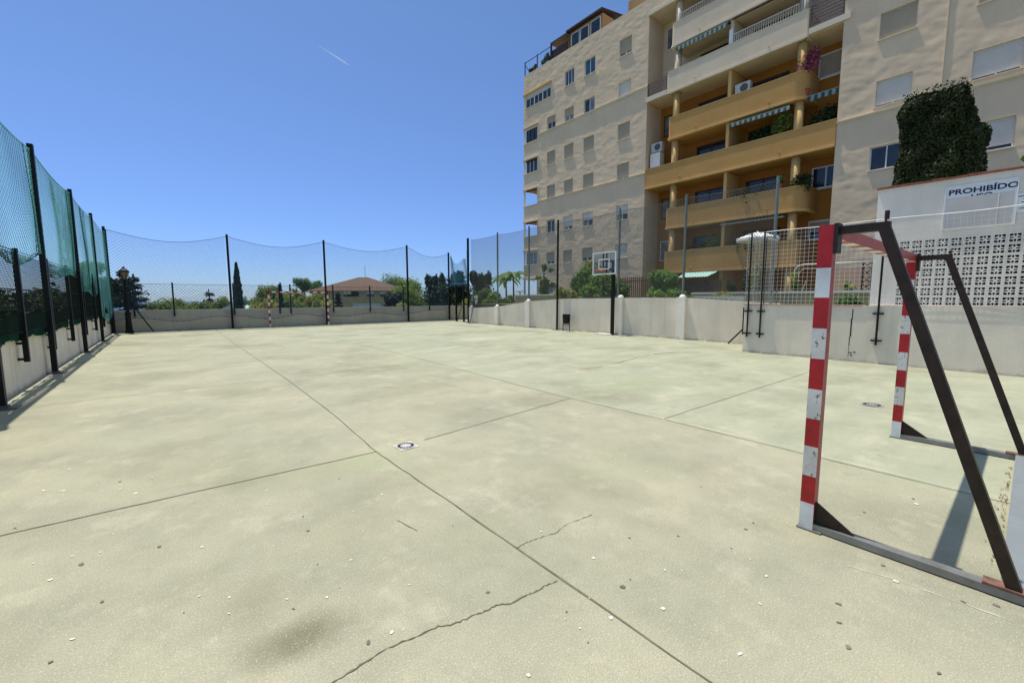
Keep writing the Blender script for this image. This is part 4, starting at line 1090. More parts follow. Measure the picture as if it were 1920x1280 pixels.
# ------------------------------------------------------------------ vegetation
def leaf_mesh(name, pts, nrm, size, m, parent, el=1.6):
    """one small pointed quad per leaf"""
    n = len(pts); pts = np.asarray(pts, float); nrm = np.asarray(nrm, float)
    nrm /= np.maximum(np.linalg.norm(nrm, axis=1, keepdims=True), 1e-6)
    r = RNG.normal(size=(n, 3)); a = np.cross(nrm, r); a /= np.maximum(np.linalg.norm(a, axis=1, keepdims=True), 1e-6); b = np.cross(nrm, a)
    s = (size*RNG.uniform(.6, 1.3, n))[:, None]
    V = np.stack([pts-a*s*el*.5, pts+b*s*.42+nrm*s*.1, pts+a*s*el*.5, pts-b*s*.42+nrm*s*.1], 1).reshape(-1, 3)
    mb = MB(); mb.v = V.tolist(); mb.f = [(4*i, 4*i+1, 4*i+2, 4*i+3) for i in range(n)]; mb.m = [0]*n
    return mb.build(name, m, parent)
def blob_pts(parts):
    P = []; N = []
    for c, r, n in parts:
        d = RNG.normal(size=(n, 3)); d /= np.linalg.norm(d, axis=1, keepdims=True)
        q = RNG.uniform(0, 1, n)**.38
        # lumpy surface
        k = 1+.20*np.sin(d[:, 0]*5+c[0]*3)*np.cos(d[:, 2]*6+c[1])+.12*np.sin(d[:, 1]*9+c[2]*2)
        p = np.array(c)+d*np.array(r)*(q*k)[:, None]
        P.append(p); N.append(d*.6+RNG.normal(size=(n, 3))*.7+np.array([0, 0, .35]))
    return np.concatenate(P), np.concatenate(N)
def trunk(mb, x, y, z0, z1, r, lean=(0, 0), n=8):
    pts = [(x+lean[0]*t+.04*math.sin(5*t+x), y+lean[1]*t+.04*math.cos(4*t+y), z0+(z1-z0)*t) for t in np.linspace(0, 1, 7)]
    mb.tube(pts, [r*(1.15-.65*t) for t in np.linspace(0, 1, 7)], n)
    return pts[-1]
def bush(name, label, cat, c, r, n, size, m, group=None, lumps=7, gz=None, flowers=None):
    """round shrub or tree crown of several lumps on a short branching stem"""
    x, y, z = c; gz = z-r[2] if gz is None else gz
    t = thing(name, label, cat, (x, y, gz), group)
    parts = []
    for k in range(lumps):
        a = random.random()*6.28; q = random.uniform(.25, .68)
        parts.append(((x+r[0]*q*math.cos(a), y+r[1]*q*math.sin(a), z+r[2]*random.uniform(-.6, .55)), tuple(v*random.uniform(.36, .58) for v in r), n//lumps))
    parts.append(((x, y, z), tuple(v*.62 for v in r), n//4))
    P, N = blob_pts(parts); leaf_mesh('crown', P, N, size, m, t)
    mb = MB(); top = trunk(mb, x, y, gz-.1, z, max(.03, r[0]*.07))
    for p in parts[:lumps]:
        mb.tube([(x, y, gz+(z-gz)*.5), tuple((np.array((x, y, z))+np.array(p[0]))/2), p[0]], [max(.02, r[0]*.04), max(.015, r[0]*.03), .01], 5)
    mb.build('trunk', M['bark'], t)
    return t
def conifer(label, x, y, z0, z1, rad, n, size, m, tiers=12, name='conifer_tree', group=None, droop=.25, pw=.85, cat='tree'):
    t = thing(name, label, cat, (x, y, z0), group); H = z1-z0
    k = RNG.integers(0, tiers, n); h = (k+RNG.uniform(-.22, .22, n))/tiers; h = np.clip(h, 0.02, .99)
    nb_ = 9; br = RNG.integers(0, nb_, n); ang = br*2*math.pi/nb_+k*1.3+RNG.normal(0, .13, n)
    wob = 1+.28*np.sin(br*2.7+k*1.9)
    rr = rad*(1-h)**pw*wob*RNG.uniform(0, 1, n)**.6
    P = np.stack([x+rr*np.cos(ang), y+rr*np.sin(ang), z0+h*H-droop*rr+.10*rr**2/rad], -1)+RNG.normal(0, size*.5, (n, 3))
    N = np.stack([np.cos(ang)*.3, np.sin(ang)*.3, np.ones(n)], -1)+RNG.normal(0, .45, (n, 3))
    leaf_mesh('crown', P, N, size, m, t, el=2.2)
    mb = MB(); trunk(mb, x, y, z0-.5, z1-.1, max(.05, rad*.07)); mb.build('trunk', M['bark'], t); return t
def cypress(label, x, y, z0, z1, rad, n, size, m, group=None, name='cypress_tree'):
    t = thing(name, label, 'tree', (x, y, z0), group); h = RNG.uniform(0, 1, n)**.9; a = RNG.uniform(0, 6.283, n)
    rr = rad*np.clip(np.minimum(1., h*6+.5)*(1-h)**.62, .04, 1)*(1+.16*np.sin(a*3+h*23)+.1*np.sin(a*5-h*41))*RNG.uniform(0, 1, n)**.3
    P = np.stack([x+rr*np.cos(a), y+rr*np.sin(a), z0+h*(z1-z0)], -1); N = np.stack([np.cos(a), np.sin(a), .5*np.ones(n)], -1)+RNG.normal(0, .5, (n, 3))
    leaf_mesh('crown', P, N, size, m, t, el=2.); mb = MB(); trunk(mb, x, y, z0-.8, z0+(z1-z0)*.8, rad*.15); mb.build('trunk', M['bark'], t); return t

# big clipped tree behind the white hut
ct = thing('clipped_tree', 'tall dark clipped hedge tree behind the white hut', 'tree', (17.8, 2.2, 1.25))
def box_shell(x0, x1, y0, y1, z0, z1, n, d=.22):
    A = np.array([(y1-y0)*(z1-z0), (y1-y0)*(z1-z0), (x1-x0)*(z1-z0), (x1-x0)*(z1-z0), (x1-x0)*(y1-y0)*1.3]); k = RNG.choice(5, n, p=A/A.sum())
    u, v, q = RNG.uniform(0, 1, n), RNG.uniform(0, 1, n), RNG.uniform(0, 1, n)**1.6*d
    P = np.zeros((n, 3)); N = np.zeros((n, 3))
    P[:, 0] = np.where(k == 0, x0+q, np.where(k == 1, x1-q, x0+u*(x1-x0))); N[:, 0] = np.where(k == 0, -1, np.where(k == 1, 1, 0))
    P[:, 1] = np.where(k == 2, y0+q, np.where(k == 3, y1-q, np.where(k < 2, y0+u*(y1-y0), y0+v*(y1-y0)))); N[:, 1] = np.where(k == 2, -1, np.where(k == 3, 1, 0))
    P[:, 2] = np.where(k == 4, z1-q, z0+v*(z1-z0)); N[:, 2] = np.where(k == 4, 1, .1)
    c = np.array([(x0+x1)/2, (y0+y1)/2, (z0+z1)/2]); hlf = np.array([(x1-x0)/2, (y1-y0)/2, (z1-z0)/2])
    rel = (P-c)/hlf; sh = np.maximum(0, np.linalg.norm(np.clip(np.abs(rel)-.78, 0, 1), axis=1)-.21)
    P = c+(P-c)*(1-sh*.9)[:, None]
    lump = .035*np.sin(P[:, 0]*5.1+P[:, 2]*3)+.045*np.sin(P[:, 1]*6.3+P[:, 2]*4.1)+.03*np.sin(P[:, 2]*9+P[:, 1]*3)
    P += N*lump[:, None]
    return P, N+RNG.normal(0, .65, (n, 3))
P1, N1 = box_shell(16.95, 18.7, 1.55, 2.88, 3.2, 7.32, 60000)
P2, N2 = box_shell(17.1, 18.6, 1.14, 1.85, 3.2, 6.2, 15000)
P3, N3 = box_shell(17.1, 18.6, 1.36, 2.1, 5.2, 6.72, 9000)
sp = RNG.uniform(0, 1, (1500, 3))*np.array([1.6, 1.3, .35])+np.array([17.0, 1.55, 7.15]); sn = RNG.normal(0, 1, (1500, 3))
leaf_mesh('crown', np.concatenate([P1, P2, P3, sp]), np.concatenate([N1, N2, N3, sn]), .043, L['hedge'], ct, el=2.1)
MB().box(17.25, 1.85, 3.3, 18.4, 2.55, 6.95).box(17.5, 1.40, 3.3, 18.3, 1.85, 5.9).build('crown_core', mat('dark_crown_core', (.012, .014, .006), .95, .4, 6), ct)  # added opaque core box, dark in place of the shade between leaves
mb = MB(); trunk(mb, 17.8, 2.2, 1.1, 4.0, .14); mb.build('trunk', M['bark'], ct)
x, y, z = onx(1955, 300, 17.3)
bush('shrub', 'green shrub tip at the right edge above the hut roof', 'shrub', (x, y-.15, z), (.6, .6, .5), 1600, .09, L['mid'], gz=1.25)

# trees seen past the left wall and beyond the far wall
def stand(px, depth): p = far(px, 561, depth); return p[0], p[1]
def hz(px, py, depth): return far(px, py, depth)[2]
x, y = stand(234, 36); conifer('tall dark conifer behind the street lamp', x, y, -2.5, hz(234, 500, 36), 2.1, 6500, .15, L['conifer'], tiers=11, droop=.22, pw=.95)
x, y = stand(253, 42); conifer('narrow dark conifer leaning right of the street lamp', x, y, -2.5, hz(246, 512, 42), 2.2, 4200, .15, L['conifer'], tiers=10, droop=.02, pw=.8)
x, y = stand(170, 24); bush('slender_tree', 'pale green tree showing above the green screen on the left', 'tree', (x, y, hz(170, 508, 24)), (.7, .7, .55), 1500, .10, L['mid'], gz=-1)
x, y = stand(192, 27); bush('round_tree', 'dark rounded tree behind the last left fence posts', 'tree', (x, y, hz(192, 553, 27)), (1.0, 1.0, 1.3), 4000, .12, L['dark'], gz=-1)
for i, (px, py, d, r) in enumerate(((15, 553, 15, 1.0), (60, 551, 17, 1.1), (100, 547, 20, 1.2), (140, 540, 23, 1.2))):
    x, y = stand(px, d)
    bush('hedge_shrub', ['dark shrub behind the left wall nearest the camera', 'dark shrub outside the left wall behind the second short post', 'dark shrub outside the left wall behind the second tall post', 'dark shrub outside the left wall before the street lamp'][i], 'shrub',
         (x, y, hz(px, py, d)-1.1), (r*1.5, r*1.6, 1.4), 5000, .13, L['dark'], gz=-.5)
SH = [(292, 566, 52, 'olive'), (320, 563, 55, 'olive'), (345, 564, 60, 'olive'), (370, 569, 56, 'olive'), (412, 556, 60, 'olive'), (470, 560, 62, 'mid'), (488, 548, 58, 'olive'), (512, 541, 55, 'olive'),
      (536, 543, 50, 'yellow'), (560, 546, 52, 'olive'), (582, 550, 50, 'yellow'), (604, 556, 48, 'olive'), (622, 566, 46, 'yellow'), (500, 564, 46, 'yellow'), (552, 564, 44, 'mid')]
LBL = ['olive green shrub just right of the tall conifers beyond the far wall', 'olive shrub behind the first short post of the far wall', 'low shrub beyond the far wall right of the first short post', 'lowest shrub beyond the far wall where the sea shows',
       'shrub between the sparse araucaria and the cypress', 'green shrub just right of the tall cypress', 'rounded shrub beyond the wall left of the far goal', 'tall shrub behind the left post of the far goal', 'yellow green shrub seen inside the left half of the far goal',
       'olive shrub filling the middle of the far goal', 'yellow green shrub in the right half of the far goal', 'shrub behind the right post of the far goal', 'yellow green shrub just right of the far goal', 'low yellow shrub at the foot of the left goal post', 'dark green low shrub under the far crossbar']
for i, (px, py, d, k) in enumerate(SH):
    x, y = stand(px, d); zt = hz(px, py, d); w_ = 20*d/FPX
    bush('shrub', LBL[i], 'shrub', (x, y, zt-1.45), (w_*1.35, w_*1.35, 1.9), 3200, .19, L[k], gz=-4.5, lumps=8)
x, y = stand(393, 70); conifer('sparse araucaria standing alone beyond the far wall', x, y, -6, hz(393, 540, 70), 2.0, 1600, .20, L['conifer'], tiers=9, droop=.0, pw=.6)
x, y = stand(447, 46); cypress('tall pencil cypress beyond the far wall', x, y, -2, hz(447, 493, 46), .66, 7000, .13, L['dark'])
x, y = stand(527, 36); cypress('dark slim cypress in front of the shrubs inside the far goal', x, y, -2, hz(527, 531, 36), .36, 2000, .09, L['dark'])
x, y = stand(634, 42); conifer('small dark conifer in front of the tiled house', x, y, -1, hz(634, 545, 42), .9, 2200, .12, L['conifer'], tiers=9)
for i, (px, py, d) in enumerate(((505, 536, 85), (572, 523, 84), (590, 526, 92))):
    x, y = stand(px, d); zt = hz(px, py, d)
    bush('pine_tree', ['distant pine whose crown rises above the left goal post', 'distant dark pine left of the tiled roof ridge', 'distant pine touching the left end of the tiled roof'][i], 'tree', (x, y, zt-1.2), (2.3, 2.3, 1.5), 2200, .24, L['mid'], gz=-7)
x, y = stand(748, 78); bush('umbrella_pine', 'broad bright umbrella pine right of the tiled house', 'tree', (x, y, hz(748, 515, 78)-2.6), (3.9, 3.9, 2.9), 12000, .21, L['pine'], gz=-6, lumps=16)
x, y = stand(775, 60); bush('umbrella_pine', 'lower sloping pine between the umbrella pine and the dark trees', 'tree', (x, y, hz(775, 536, 60)-1.9), (3.0, 3.0, 2.4), 8000, .19, L['pine'], gz=-6, lumps=11)
x, y = stand(737, 48); bush('shrub', 'dark bluish shrub under the umbrella pine', 'shrub', (x, y, hz(737, 556, 48)-.6), (1.2, 1.2, 1.3), 2500, .15, L['conifer'], gz=-3)
x, y = stand(758, 44); bush('shrub', 'yellow shrub at the wall top under the umbrella pine', 'shrub', (x, y, hz(758, 566, 44)-.7), (1.0, 1.0, .7), 1200, .13, L['yellow'], gz=-3)
# dark upright trees round the corner gate
def spiky(label, px, py, d, hw, n, group='dark upright trees behind the corner'):
    x, y = stand(px, d); zt = hz(px, py, d); r = hw*d/FPX
    t = thing('laurel_tree', label, 'tree', (x, y, -1), group); parts = [((x, y, zt-2.2), (r, r, 1.6), n//3)]
    for k in range(9):
        a = random.random()*6.28; q = random.uniform(.2, .95)*r
        parts.append(((x+q*math.cos(a), y+q*math.sin(a), zt-.55-random.uniform(0, .55)), (r*.22, r*.22, .62), n//13))
    P, N = blob_pts(parts); leaf_mesh('crown', P, N, .13, L['dark'], t, el=2.2)
    mb = MB(); trunk(mb, x, y, -1.5, zt-1.6, .12)
    for p in parts[1:]: mb.tube([(x, y, zt-3), p[0]], [.05, .015], 5)
    mb.build('trunk', M['bark'], t)
spiky('dark glossy tree left of the torn corner net', 815, 514, 42, 22, 6500)
spiky('dark glossy tree behind the left edge of the torn net', 842, 510, 40, 20, 6500)
spiky('dark glossy tree in the middle of the torn corner net', 866, 506, 38, 16, 5500)
spiky('dark glossy tree just right of the corner post', 902, 509, 40, 22, 6500)
for i, (px, py, d, k, hw) in enumerate(((905, 540, 34, 'mid', 18), (925, 548, 33, 'bright', 16), (945, 556, 32, 'mid', 18), (958, 550, 35, 'mid', 10), (918, 560, 30, 'mid', 20), (875, 560, 36, 'yellow', 9))):
    x, y = stand(px, d); zt = hz(px, py, d); w_ = hw*d/FPX
    bush('garden_shrub', ['green shrub under the dark tree right of the corner post', 'bright shrub at the foot of the palms', 'leafy shrub below the right palm', 'small shrub at the left end of the garden wall', 'low shrub on the wall right of the corner post', 'yellow shrub behind the corner gate'][i], 'shrub',
         (x, y, zt-.55), (w_, w_, .6), 2200, .12, L[k], gz=.3)

def palm(label, px, ptop, pbase, d, nf, ln, wdt, m, seed):
    rnd = random.Random(seed)
    x, y = stand(px, d); zt = hz(px, ptop, d); zb = -.2
    t = thing('palm_tree', label, 'tree', (x, y, zb)); mb = MB(); trunk(mb, x, y, zb-.5, zt, .11, n=9); mb.build('trunk', M['bark'], t)
    for k in range(nf):
        a = 6.283*k/nf+rnd.uniform(-.2, .2); up = rnd.uniform(.5, 1.2); l = ln*rnd.uniform(.8, 1.15); fb = MB(); C = []
        for q in range(9):
            s = q/8; C.append((x+math.cos(a)*l*s*.85, y+math.sin(a)*l*s*.85, zt+l*(up*s-1.15*s*s)*.8))
        vs = []; sd = (-math.sin(a), math.cos(a))
        for q, p in enumerate(C):
            s = q/8; w_ = wdt*math.sin(math.pi*min(1, s*.9+.12))**.6
            for e, dz in ((-1, .10), (0, 0), (1, .10)): vs.append((p[0]+sd[0]*w_*e*rnd.uniform(.75, 1.1), p[1]+sd[1]*w_*e, p[2]-dz*abs(e)*w_*4))
        fb.add(vs, [(3*q+e, 3*q+e+1, 3*q+e+4, 3*q+e+3) for q in range(8) for e in (0, 1)]); fb.build('frond', m, t)
palm('left palm of the pair with broad drooping fronds beside the building', 949, 523, 565, 40, 14, 2.1, .26, L['mid'], 3)
palm('right palm of the pair with a slim bare trunk', 963, 518, 572, 38, 11, 2.1, .26, L['mid'], 8)
palm('small palm seen under the first loggia', 975, 548, 553, 44, 7, .8, .08, L['mid'], 5)
gp = thing('garden_lamp', 'pale garden lamp post behind the right wall near the corner', 'lamp', (*stand(893, 33), .4))
x, y = stand(893, 33); MB().lathe((x, y, .4), [(.10, 0), (.09, .9), (.14, .95), (.15, 1.25), (.05, 1.45)], 8).build('post', M['conc'], gp)

# the garden between court and building
gw = thing('garden_wall', 'low yellowish garden wall with white coping before the palms', 'wall', (20, 20, 1.2))
MB().box(20, 16.2, 1.0, 20.2, 24.2, 1.76).build('wall', M['yellowish'], gw); MB().box(19.96, 16.2, 1.762, 20.24, 24.2, 1.85).build('coping', M['white'], gw)
gw = thing('garden_wall', 'low beige garden wall with white coping behind the white netting', 'wall', (20, 7, 1.2))
MB().box(20, 3.0, 1.0, 20.2, 10.6, 1.76).build('wall', M['yellowish'], gw); MB().box(19.96, 3.0, 1.762, 20.24, 10.62, 1.85).build('coping', M['white'], gw)
tag(MB().box(18.6, 7.6, 1.1, 18.75, 10.2, 1.66).build('garden_kerb', M['white']), 'white garden kerb just above the right court wall', 'kerb')
# slender tree with round leaves
x, y, zt = onx(1021, 497, 20.6)
t = thing('slender_tree', 'slender young tree with sparse round leaves before the facade', 'tree', (x, y, 1.25))
mb = MB(); trunk(mb, x, y, 1.2, zt-.2, .06)
ps = [((x, y, zt-.15), (.20, .2, .28), 130), ((x+.33, y-.30, zt-.35), (.2, .2, .16), 90), ((x-.3, y+.3, zt-.85), (.22, .2, .12), 70), ((x+.05, y, zt-1.25), (.38, .38, .4), 420), ((x, y+.1, zt-1.75), (.38, .38, .38), 420), ((x+.45, y-.3, zt-1.35), (.2, .2, .2), 80), ((x+.1, y, zt-2.2), (.3, .3, .4), 300)]
for p in ps: mb.tube([(x, y, p[0][2]-.3), p[0]], [.025, .01], 5)
mb.build('trunk', M['bark'], t); P, N = blob_pts(ps); leaf_mesh('crown', P, N, .13, L['mid'], t, el=1.2)
# bushes behind the hoop
def gbush(label, px0, px1, py0, py1, X_, n, size, k, name='garden_shrub', group=None):
    a = onx(px0, (py0+py1)/2, X_); b = onx(px1, (py0+py1)/2, X_); zt = onx((px0+px1)/2, py0, X_)[2]; zb = onx((px0+px1)/2, py1, X_)[2]
    ry = abs(a[1]-b[1])/2; zb -= .55 if py1 > 538 else 0; return bush(name, label, 'shrub', (X_+.1, (a[1]+b[1])/2, (zt+zb)/2), (max(.35, ry*.7), ry, (zt-zb)/2), n, size, L[k], group, gz=1.2, lumps=9)
gbush('large bright bush left of the basketball backboard', 1085, 1140, 497, 562, 18.4, 5200, .13, 'bright')
gbush('large dark bush behind the basketball pole', 1115, 1178, 508, 566, 17.6, 6000, .12, 'mid')
gbush('medium green bush with arching fronds beside the black pole', 1062, 1110, 515, 560, 18.8, 3600, .12, 'mid')
gbush('yellow green bush right of the tall black fence pole', 1040, 1078, 535, 566, 18.0, 2600, .11, 'yellow')
gbush('pale plant standing tall behind the large bright bush', 1092, 1122, 480, 520, 19.4, 900, .13, 'yellow')
gbush('dense rounded hedge in front of the recessed corner', 1212, 1276, 502, 545, 20.6, 6500, .10, 'bright')
gbush('low bright ground plants along the wall top', 1208, 1292, 543, 562, 16.4, 3200, .09, 'bright')
gbush('small yellow plants right of the fence post on the wall', 1330, 1382, 545, 556, 19.2, 900, .07, 'yellow')
gbush('dark round topiary before the slatted fence', 1360, 1376, 525, 549, 20.6, 1500, .07, 'dark')
gbush('yellow leaved plant behind the white netting corner', 1402, 1436, 492, 552, 20.8, 900, .12, 'yellow')
gbush('dark leafy plant left of the white netting corner', 1390, 1412, 500, 552, 21.4, 1600, .12, 'dark')
gbush('ivy spilling over the planter seen under the goal crossbar', 1560, 1634, 553, 575, 18.5, 4200, .08, 'mid')
gbush('small white flowering plant on the planter by the peach wall', 1578, 1608, 527, 552, 20.1, 420, .10, 'olive')
gbush('low ivy trailing along the kerb by the netting', 1290, 1395, 559, 568, 16.0, 2600, .07, 'mid')
gbush('yellow climber on the porch pipe beside the goal post', 1482, 1500, 505, 552, 21.5, 500, .10, 'yellow')
# fences, sheds, porch
pf = thing('picket_fence', 'reddish brown picket fence at the foot of the facade', 'fence', (22.8, 15.5, 1.25))
mb = MB()
a, b = onx(1163, 530, 22.8)[1], onx(1222, 530, 22.8)[1]
n = 16
for k in range(n+1):
    y = a+(b-a)*k/n; mb.box(22.78, y-.035, 1.2, 22.82, y+.035, 2.88)
mb.build('pickets', mat('red_brown_paint', (.22, .09, .055), .7, .2, 6), pf)
MB().box(22.83, b, 1.6, 22.87, a, 1.66).box(22.83, b, 2.6, 22.87, a, 2.66).build('rail', M['wood_dark'], pf)
sf = thing('slatted_fence', 'dark brown board fence under the pale green awning', 'fence', (22.9, 11.5, 1.25))
mb = MB(); a, b = onx(1284, 540, 22.9)[1], onx(1352, 540, 22.9)[1]
for k in range(22):
    y = a+(b-a)*k/22; mb.box(22.9, y-.10, 1.2, 22.92, y-.006, 2.52)
mb.build('boards', mat('brown_boards', (.10, .06, .042), .75, .3, 7), sf)
MB().box(22.93, b, 2.3, 22.97, a, 2.38).build('rail', M['wood_dark'], sf)
ga = thing('canopy', 'pale green corrugated canopy over the brown board fence', 'canopy', (23.2, 12, 2.7))
mb = MB(); p0, p1 = onx(1270, 521, 22.7), onx(1325, 522, 22.7); q0, q1 = onx(1283, 512, 23.9), onx(1345, 511.5, 23.9)
n = 40; vs = []
for k in range(n+1):
    s = k/n; wv = .025*(k % 2)
    vs += [(p0[0], p0[1]+(p1[1]-p0[1])*s, p0[2]+wv), (q0[0], q0[1]+(q1[1]-q0[1])*s, q0[2]+wv)]
mb.add(vs, [(2*k, 2*k+1, 2*k+3, 2*k+2) for k in range(n)]); mb.build('sheet', mat('pale_green_sheet', (.42, .66, .60), .6, .08, 4), ga)
mb = MB()
for s in (.03, .97):
    mb.box(p0[0]+.02, p0[1]+(p1[1]-p0[1])*s-.03, 1.2, p0[0]+.08, p0[1]+(p1[1]-p0[1])*s+.03, p0[2]-.005)
mb.build('post', M['wood_dark'], ga)
pr = thing('porch_frame', 'white bent pipe porch frame before the peach ground floor', 'frame', (22.5, 6, 1.2))
p = [onx(*q, 22.0) for q in ((1488, 552), (1490, 508), (1496, 499), (1508, 496), (1560, 494), (1632, 491))]
MB().tube(p, .035, 6).tube([onx(*q, 22.0) for q in ((1496, 552), (1498, 512), (1506, 504), (1560, 502), (1632, 499))], .025, 6).tube([onx(*q, 22.0) for q in ((1503, 549), (1512, 526))], .02, 5).build('pipes', M['rail_white'], pr)
tr_ = thing('trellis', 'brown lattice trellis at the right end of the peach wall', 'trellis', (23.5, 4, 1.2))
a, b = onx(1616, 530, 23.6)[1], onx(1632, 530, 23.6)[1]; mb = MB()
for k in range(6):
    mb.bar((23.6, a, 1.3+k*.3), (23.6, b, 1.3+(k+1)*.3), .03, .03); mb.bar((23.6, b, 1.3+k*.3), (23.6, a, 1.3+(k+1)*.3), .03, .03)
mb.bar((23.6, a, 1.2), (23.6, a, 3.1), .05, .05); mb.bar((23.6, b, 1.2), (23.6, b, 3.1), .05, .05); mb.build('laths', M['wood_dark'], tr_)
# parasol on the terrace
x, y, z = onx(1420, 445, 19.0)
pa = thing('parasol', 'white open parasol behind the white netting corner', 'parasol', (x, y, 1.25))
mb = MB(); R_ = .82; n = 8
top = (x, y, z+.22); ring = [(x+R_*math.cos(a), y+R_*math.sin(a), z-.06) for a in np.linspace(0, 6.283, n, endpoint=False)]; mid = [(x+R_*.5*math.cos(a), y+R_*.5*math.sin(a), z+.10) for a in np.linspace(0, 6.283, n, endpoint=False)]
low = [(p[0], p[1], p[2]-.10) for p in ring]
mb.add([top]+mid+ring+low, [(0, 1+k, 1+(k+1) % n) for k in range(n)]+[(1+k, 1+n+k, 1+n+(k+1) % n, 1+(k+1) % n) for k in range(n)]+[(1+n+k, 1+2*n+k, 1+2*n+(k+1) % n, 1+n+(k+1) % n) for k in range(n)])
mb.build('canopy', M['white'], pa); MB().tube([(x, y, 1.2), (x, y, z+.28)], .025, 6).build('pole', M['rail_white'], pa)

# plants in pots on the balconies
def potted(label, y, zf, r, h, k, n, x=24.75, size=.09, potm='terra', cat='potted plant', ps=1.):
    t = thing('potted_plant', label, cat, (x, y, zf)); MB().lathe((x, y, zf), [(.10*ps, 0), (.15*ps, .26*ps), (.17*ps, .27*ps), (.17*ps, .31*ps), (.14*ps, .31*ps)], 12).build('pot', M[potm], t)
    P, N = blob_pts([((x, y, zf+.3+h*.62), (r*.7, r, min(.6, h*.45)), n//2), ((x-.05, y+r*.5, zf+.3+h*.5), (r*.5, r*.6, min(.5, h*.4)), n//4), ((x, y-r*.5, zf+.3+h*.72), (r*.5, r*.6, min(.4, h*.4)), n//4)])
    leaf_mesh('foliage', P, N, size, L[k], t)
    MB().tube([(x, y, zf+.2), (x, y, zf+.35+h*.5)], [.02, .008], 5).build('stem', M['bark'], t)
potted('pink flowering bougainvillea beside the column on the topmost ochre balcony', 7.75, 11.32, .50, 2.0, 'flower', 620, x=24.78, size=.08)
potted('bright leafy plant beside the column under the striped awning', 8.75, 8.75, .42, 2.0, 'olive', 900, x=24.78)
potted('dark bushy plant under the striped awning left of the bright one', 9.75, 8.75, .6, 1.6, 'dark', 1300, x=25.1)
potted('dark plant behind the right end of the full width balcony', 7.0, 8.75, .6, 1.7, 'dark', 1500, x=25.2)
potted('flowers in a red pot on the parapet behind the fence post', 8.55, 7.065, .17, .34, 'olive', 260, x=24.52, size=.06, ps=.75)
potted('dark plant trailing over the rounded end of the lower balcony', 7.75, 6.06, .45, 1.25, 'dark', 900, x=24.75)
potted('dark hedge plant inside the lower balcony left of the red pot', 10.2, 6.06, .95, 1.0, 'dark', 1000, x=24.95)
potted('tall yellowish plant on the lowest balcony', 11.9, 3.31, .5, 1.9, 'olive', 800, x=24.85)
potted('dark spreading plant on the lowest balcony right of the yellowish one', 9.9, 3.31, 1.0, 1.5, 'dark', 1400, x=24.9)
potted('grey green plant on the lowest balcony left of the partition', 12.9, 3.31, .7, 1.3, 'conifer', 900, x=24.9)
for i, (y, h, k) in enumerate(((28.0, .35, 'dark'), (27.5, .45, 'dark'), (26.5, .5, 'mid'), (26.1, .75, 'dark'), (25.7, .4, 'dark'))):
    potted(['low plant at the far left corner of the roof terrace', 'dark plant second from the corner of the roof terrace', 'green plant in the middle of the roof terrace railing', 'tallest pot plant on the roof terrace', 'small pot plant beside the roof pergola'][i], y, ZMAX-.05, .22, h, k, 160, x=FX+.45, size=.09)

# ------------------------------------------------------------------ the house and other things beyond
D_ = 62
def fr(px, py, d=D_): return far(px, py, d)
hx0, hy0 = stand(585, D_); hx1, hy1 = stand(738, D_)
ux, uy = hx1-hx0, hy1-hy0; l_ = math.hypot(ux, uy); ux, uy = ux/l_, uy/l_; vx, vy = -uy, ux
def hp(u, v, z): return (hx0+ux*u+vx*v, hy0+uy*u+vy*v, z)
zr, ze = hz(661, 520, D_+5), hz(600, 544, D_)
ho = thing('tiled_house', 'yellow house with a brown hipped tile roof beyond the far wall', 'house', hp(0, 0, -5))
mb = MB(); W_, Dp = l_, 10.
for (a, b) in (((0, 0), (W_, 0)), ((W_, 0), (W_, Dp)), ((W_, Dp), (0, Dp)), ((0, Dp), (0, 0))):
    mb.quad(hp(*a, -6), hp(*b, -6), hp(*b, ze), hp(*a, ze))
mb.build('wall', mat('yellow_house_render', (.44, .37, .19), .9, .1, 2), ho)
mb = MB(); o_ = .5; R1, R2 = hp(5.2, 5, zr), hp(6.6, 5, zr); E = [hp(-o_, -o_, ze-.1), hp(W_+o_, -o_, ze-.1), hp(W_+o_, Dp+o_, ze-.1), hp(-o_, Dp+o_, ze-.1)]
mb.add(E+[R1, R2], [(0, 1, 5, 4), (1, 2, 5), (2, 3, 4, 5), (3, 0, 4), (3, 2, 1, 0)])
mb.build('roof', mat('brown_roof_tiles', (.10, .060, .040), .85, .3, 3, bmp=.6, bscale=8), ho)
for (px0, px1, fr_) in ((645, 673, .5), (688, 702, 0), (713, 725, 0)):
    a = (px0-585)*D_/FPX; b = (px1-585)*D_/FPX; z0, z1 = hz(650, 556, D_), hz(650, 546, D_)
    mb = MB(); vs = [hp(a, -.03, z0), hp(b, -.03, z0), hp(b, -.03, z1), hp(a, -.03, z1), hp(a, .05, z0), hp(b, .05, z0), hp(b, .05, z1), hp(a, .05, z1)]
    mb.add(vs, [(0, 1, 2, 3), (0, 3, 7, 4), (1, 5, 6, 2), (3, 2, 6, 7), (0, 4, 5, 1)]); wdw = mb.build('window', M['glass'], ho)
    mb = MB(); zm = z0+(z1-z0)*.45; mb.add([hp(a, -.05, zm), hp(b-(b-a)*fr_, -.05, zm), hp(b-(b-a)*fr_, -.05, z1), hp(a, -.05, z1)], [(0, 1, 2, 3)]); mb.build('shutter', M['shutter_white'], wdw)
MB().tube([hp(6.2, 5, zr-.2), hp(6.2, 5, zr+1.7)], .03, 5).build('aerial', M['pole'], ho)
pb = thing('white_fence', 'pale panel fence in front of the tiled house', 'fence', (*stand(690, 48), -3)); mb = MB()
x0, y0_ = stand(661, 48); x1_, y1_ = stand(714, 48); za, zb = -3, hz(690, 569, 48)
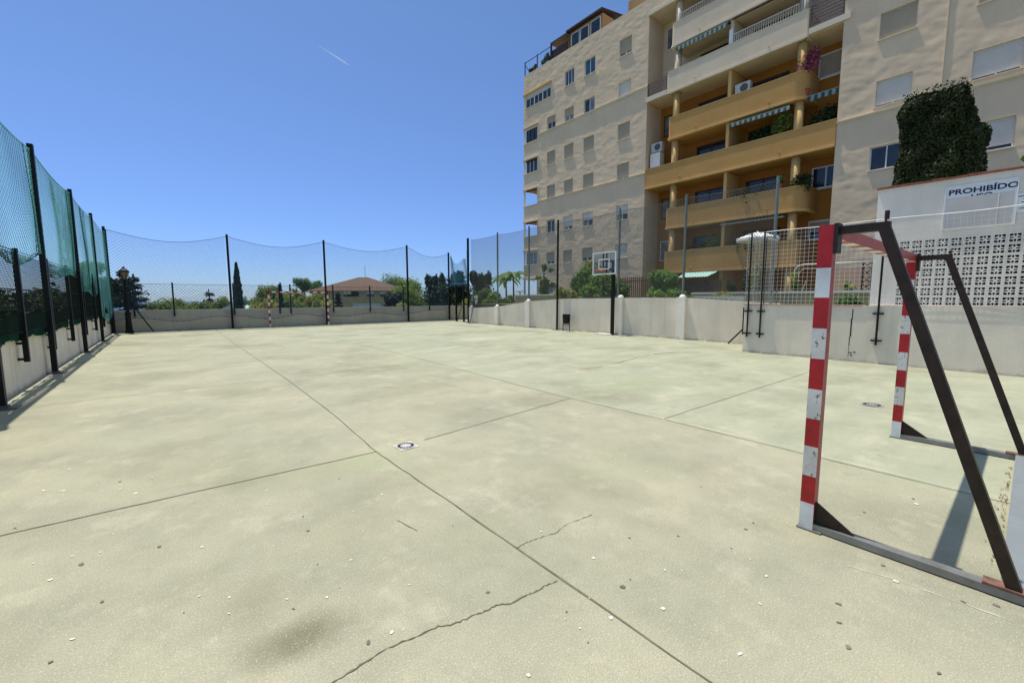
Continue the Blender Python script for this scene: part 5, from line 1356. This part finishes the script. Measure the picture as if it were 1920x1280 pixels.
mb.bar((x0, y0_, (za+zb)/2), (x1_, y1_, (za+zb)/2), .08, zb-za); mb.build('panels', mat('pale_blue_panel', (.50, .58, .55), .7, .05, 4), pb)
for i, (px, hw) in enumerate(((429, 19), (474, 13))):
    x, y = stand(px, 56); r = hw*56/FPX; zt = hz(px, 573, 56)
    g = thing('greenhouse', ['pale green domed greenhouse roof left of the cypress', 'smaller pale green domed greenhouse roof right of the cypress'][i], 'greenhouse', (x, y, -4)); n = 12; mb = MB(); vs = []
    for k in range(n+1):
        a = math.pi*k/n
        for q in (0, 6): vs.append((x-CF.y*0+CR.x*r*math.cos(a)+CF.x*q, y+CR.y*r*math.cos(a)+CF.y*q, zt-1.2+1.2*math.sin(a)))
    mb.add(vs, [(2*k, 2*k+1, 2*k+3, 2*k+2) for k in range(n)])
    mb.add([vs[2*k] for k in range(n+1)], [tuple(range(n+1))]); mb.build('cover', mat('greenhouse_film', (.50, .66, .60), .5, .05, 4), g)
    mb = MB()
    for s in (-1, 1): mb.box(x+CR.x*r*s-.1, y+CR.y*r*s-.1, -5, x+CR.x*r*s+.1, y+CR.y*r*s+.1, zt-1.2)
    mb.build('side', M['conc'], g)

# contrail high in the sky
m, nt, bs = nt_new('contrail_ice'); tr = nt.nodes.new('ShaderNodeBsdfTransparent'); df = nt.nodes.new('ShaderNodeBsdfDiffuse'); df.inputs[0].default_value = (.9, .9, .92, 1)
tl = nt.nodes.new('ShaderNodeBsdfTranslucent'); tl.inputs[0].default_value = (.9, .9, .92, 1); ad = nt.nodes.new('ShaderNodeMixShader'); ad.inputs[0].default_value = .5
nt.links.new(df.outputs[0], ad.inputs[1]); nt.links.new(tl.outputs[0], ad.inputs[2]); ms = nt.nodes.new('ShaderNodeMixShader'); ms.inputs[0].default_value = .5
nt.links.new(tr.outputs[0], ms.inputs[1]); nt.links.new(ad.outputs[0], ms.inputs[2]); nt.links.new(ms.outputs[0], nt.nodes['Material Output'].inputs[0])
a, b = Vector(far(598, 86, 6000)), Vector(far(653, 122, 5600))
mb = MB(); mb.tube([a.lerp(b, s) for s in np.linspace(0, 1, 9)], [1.0, 2, 3, 4.5, 6, 7.5, 9, 9, 5], 8)
tag(mb.build('contrail', m, None, True), 'short faint white contrail in the empty blue sky', 'contrail')
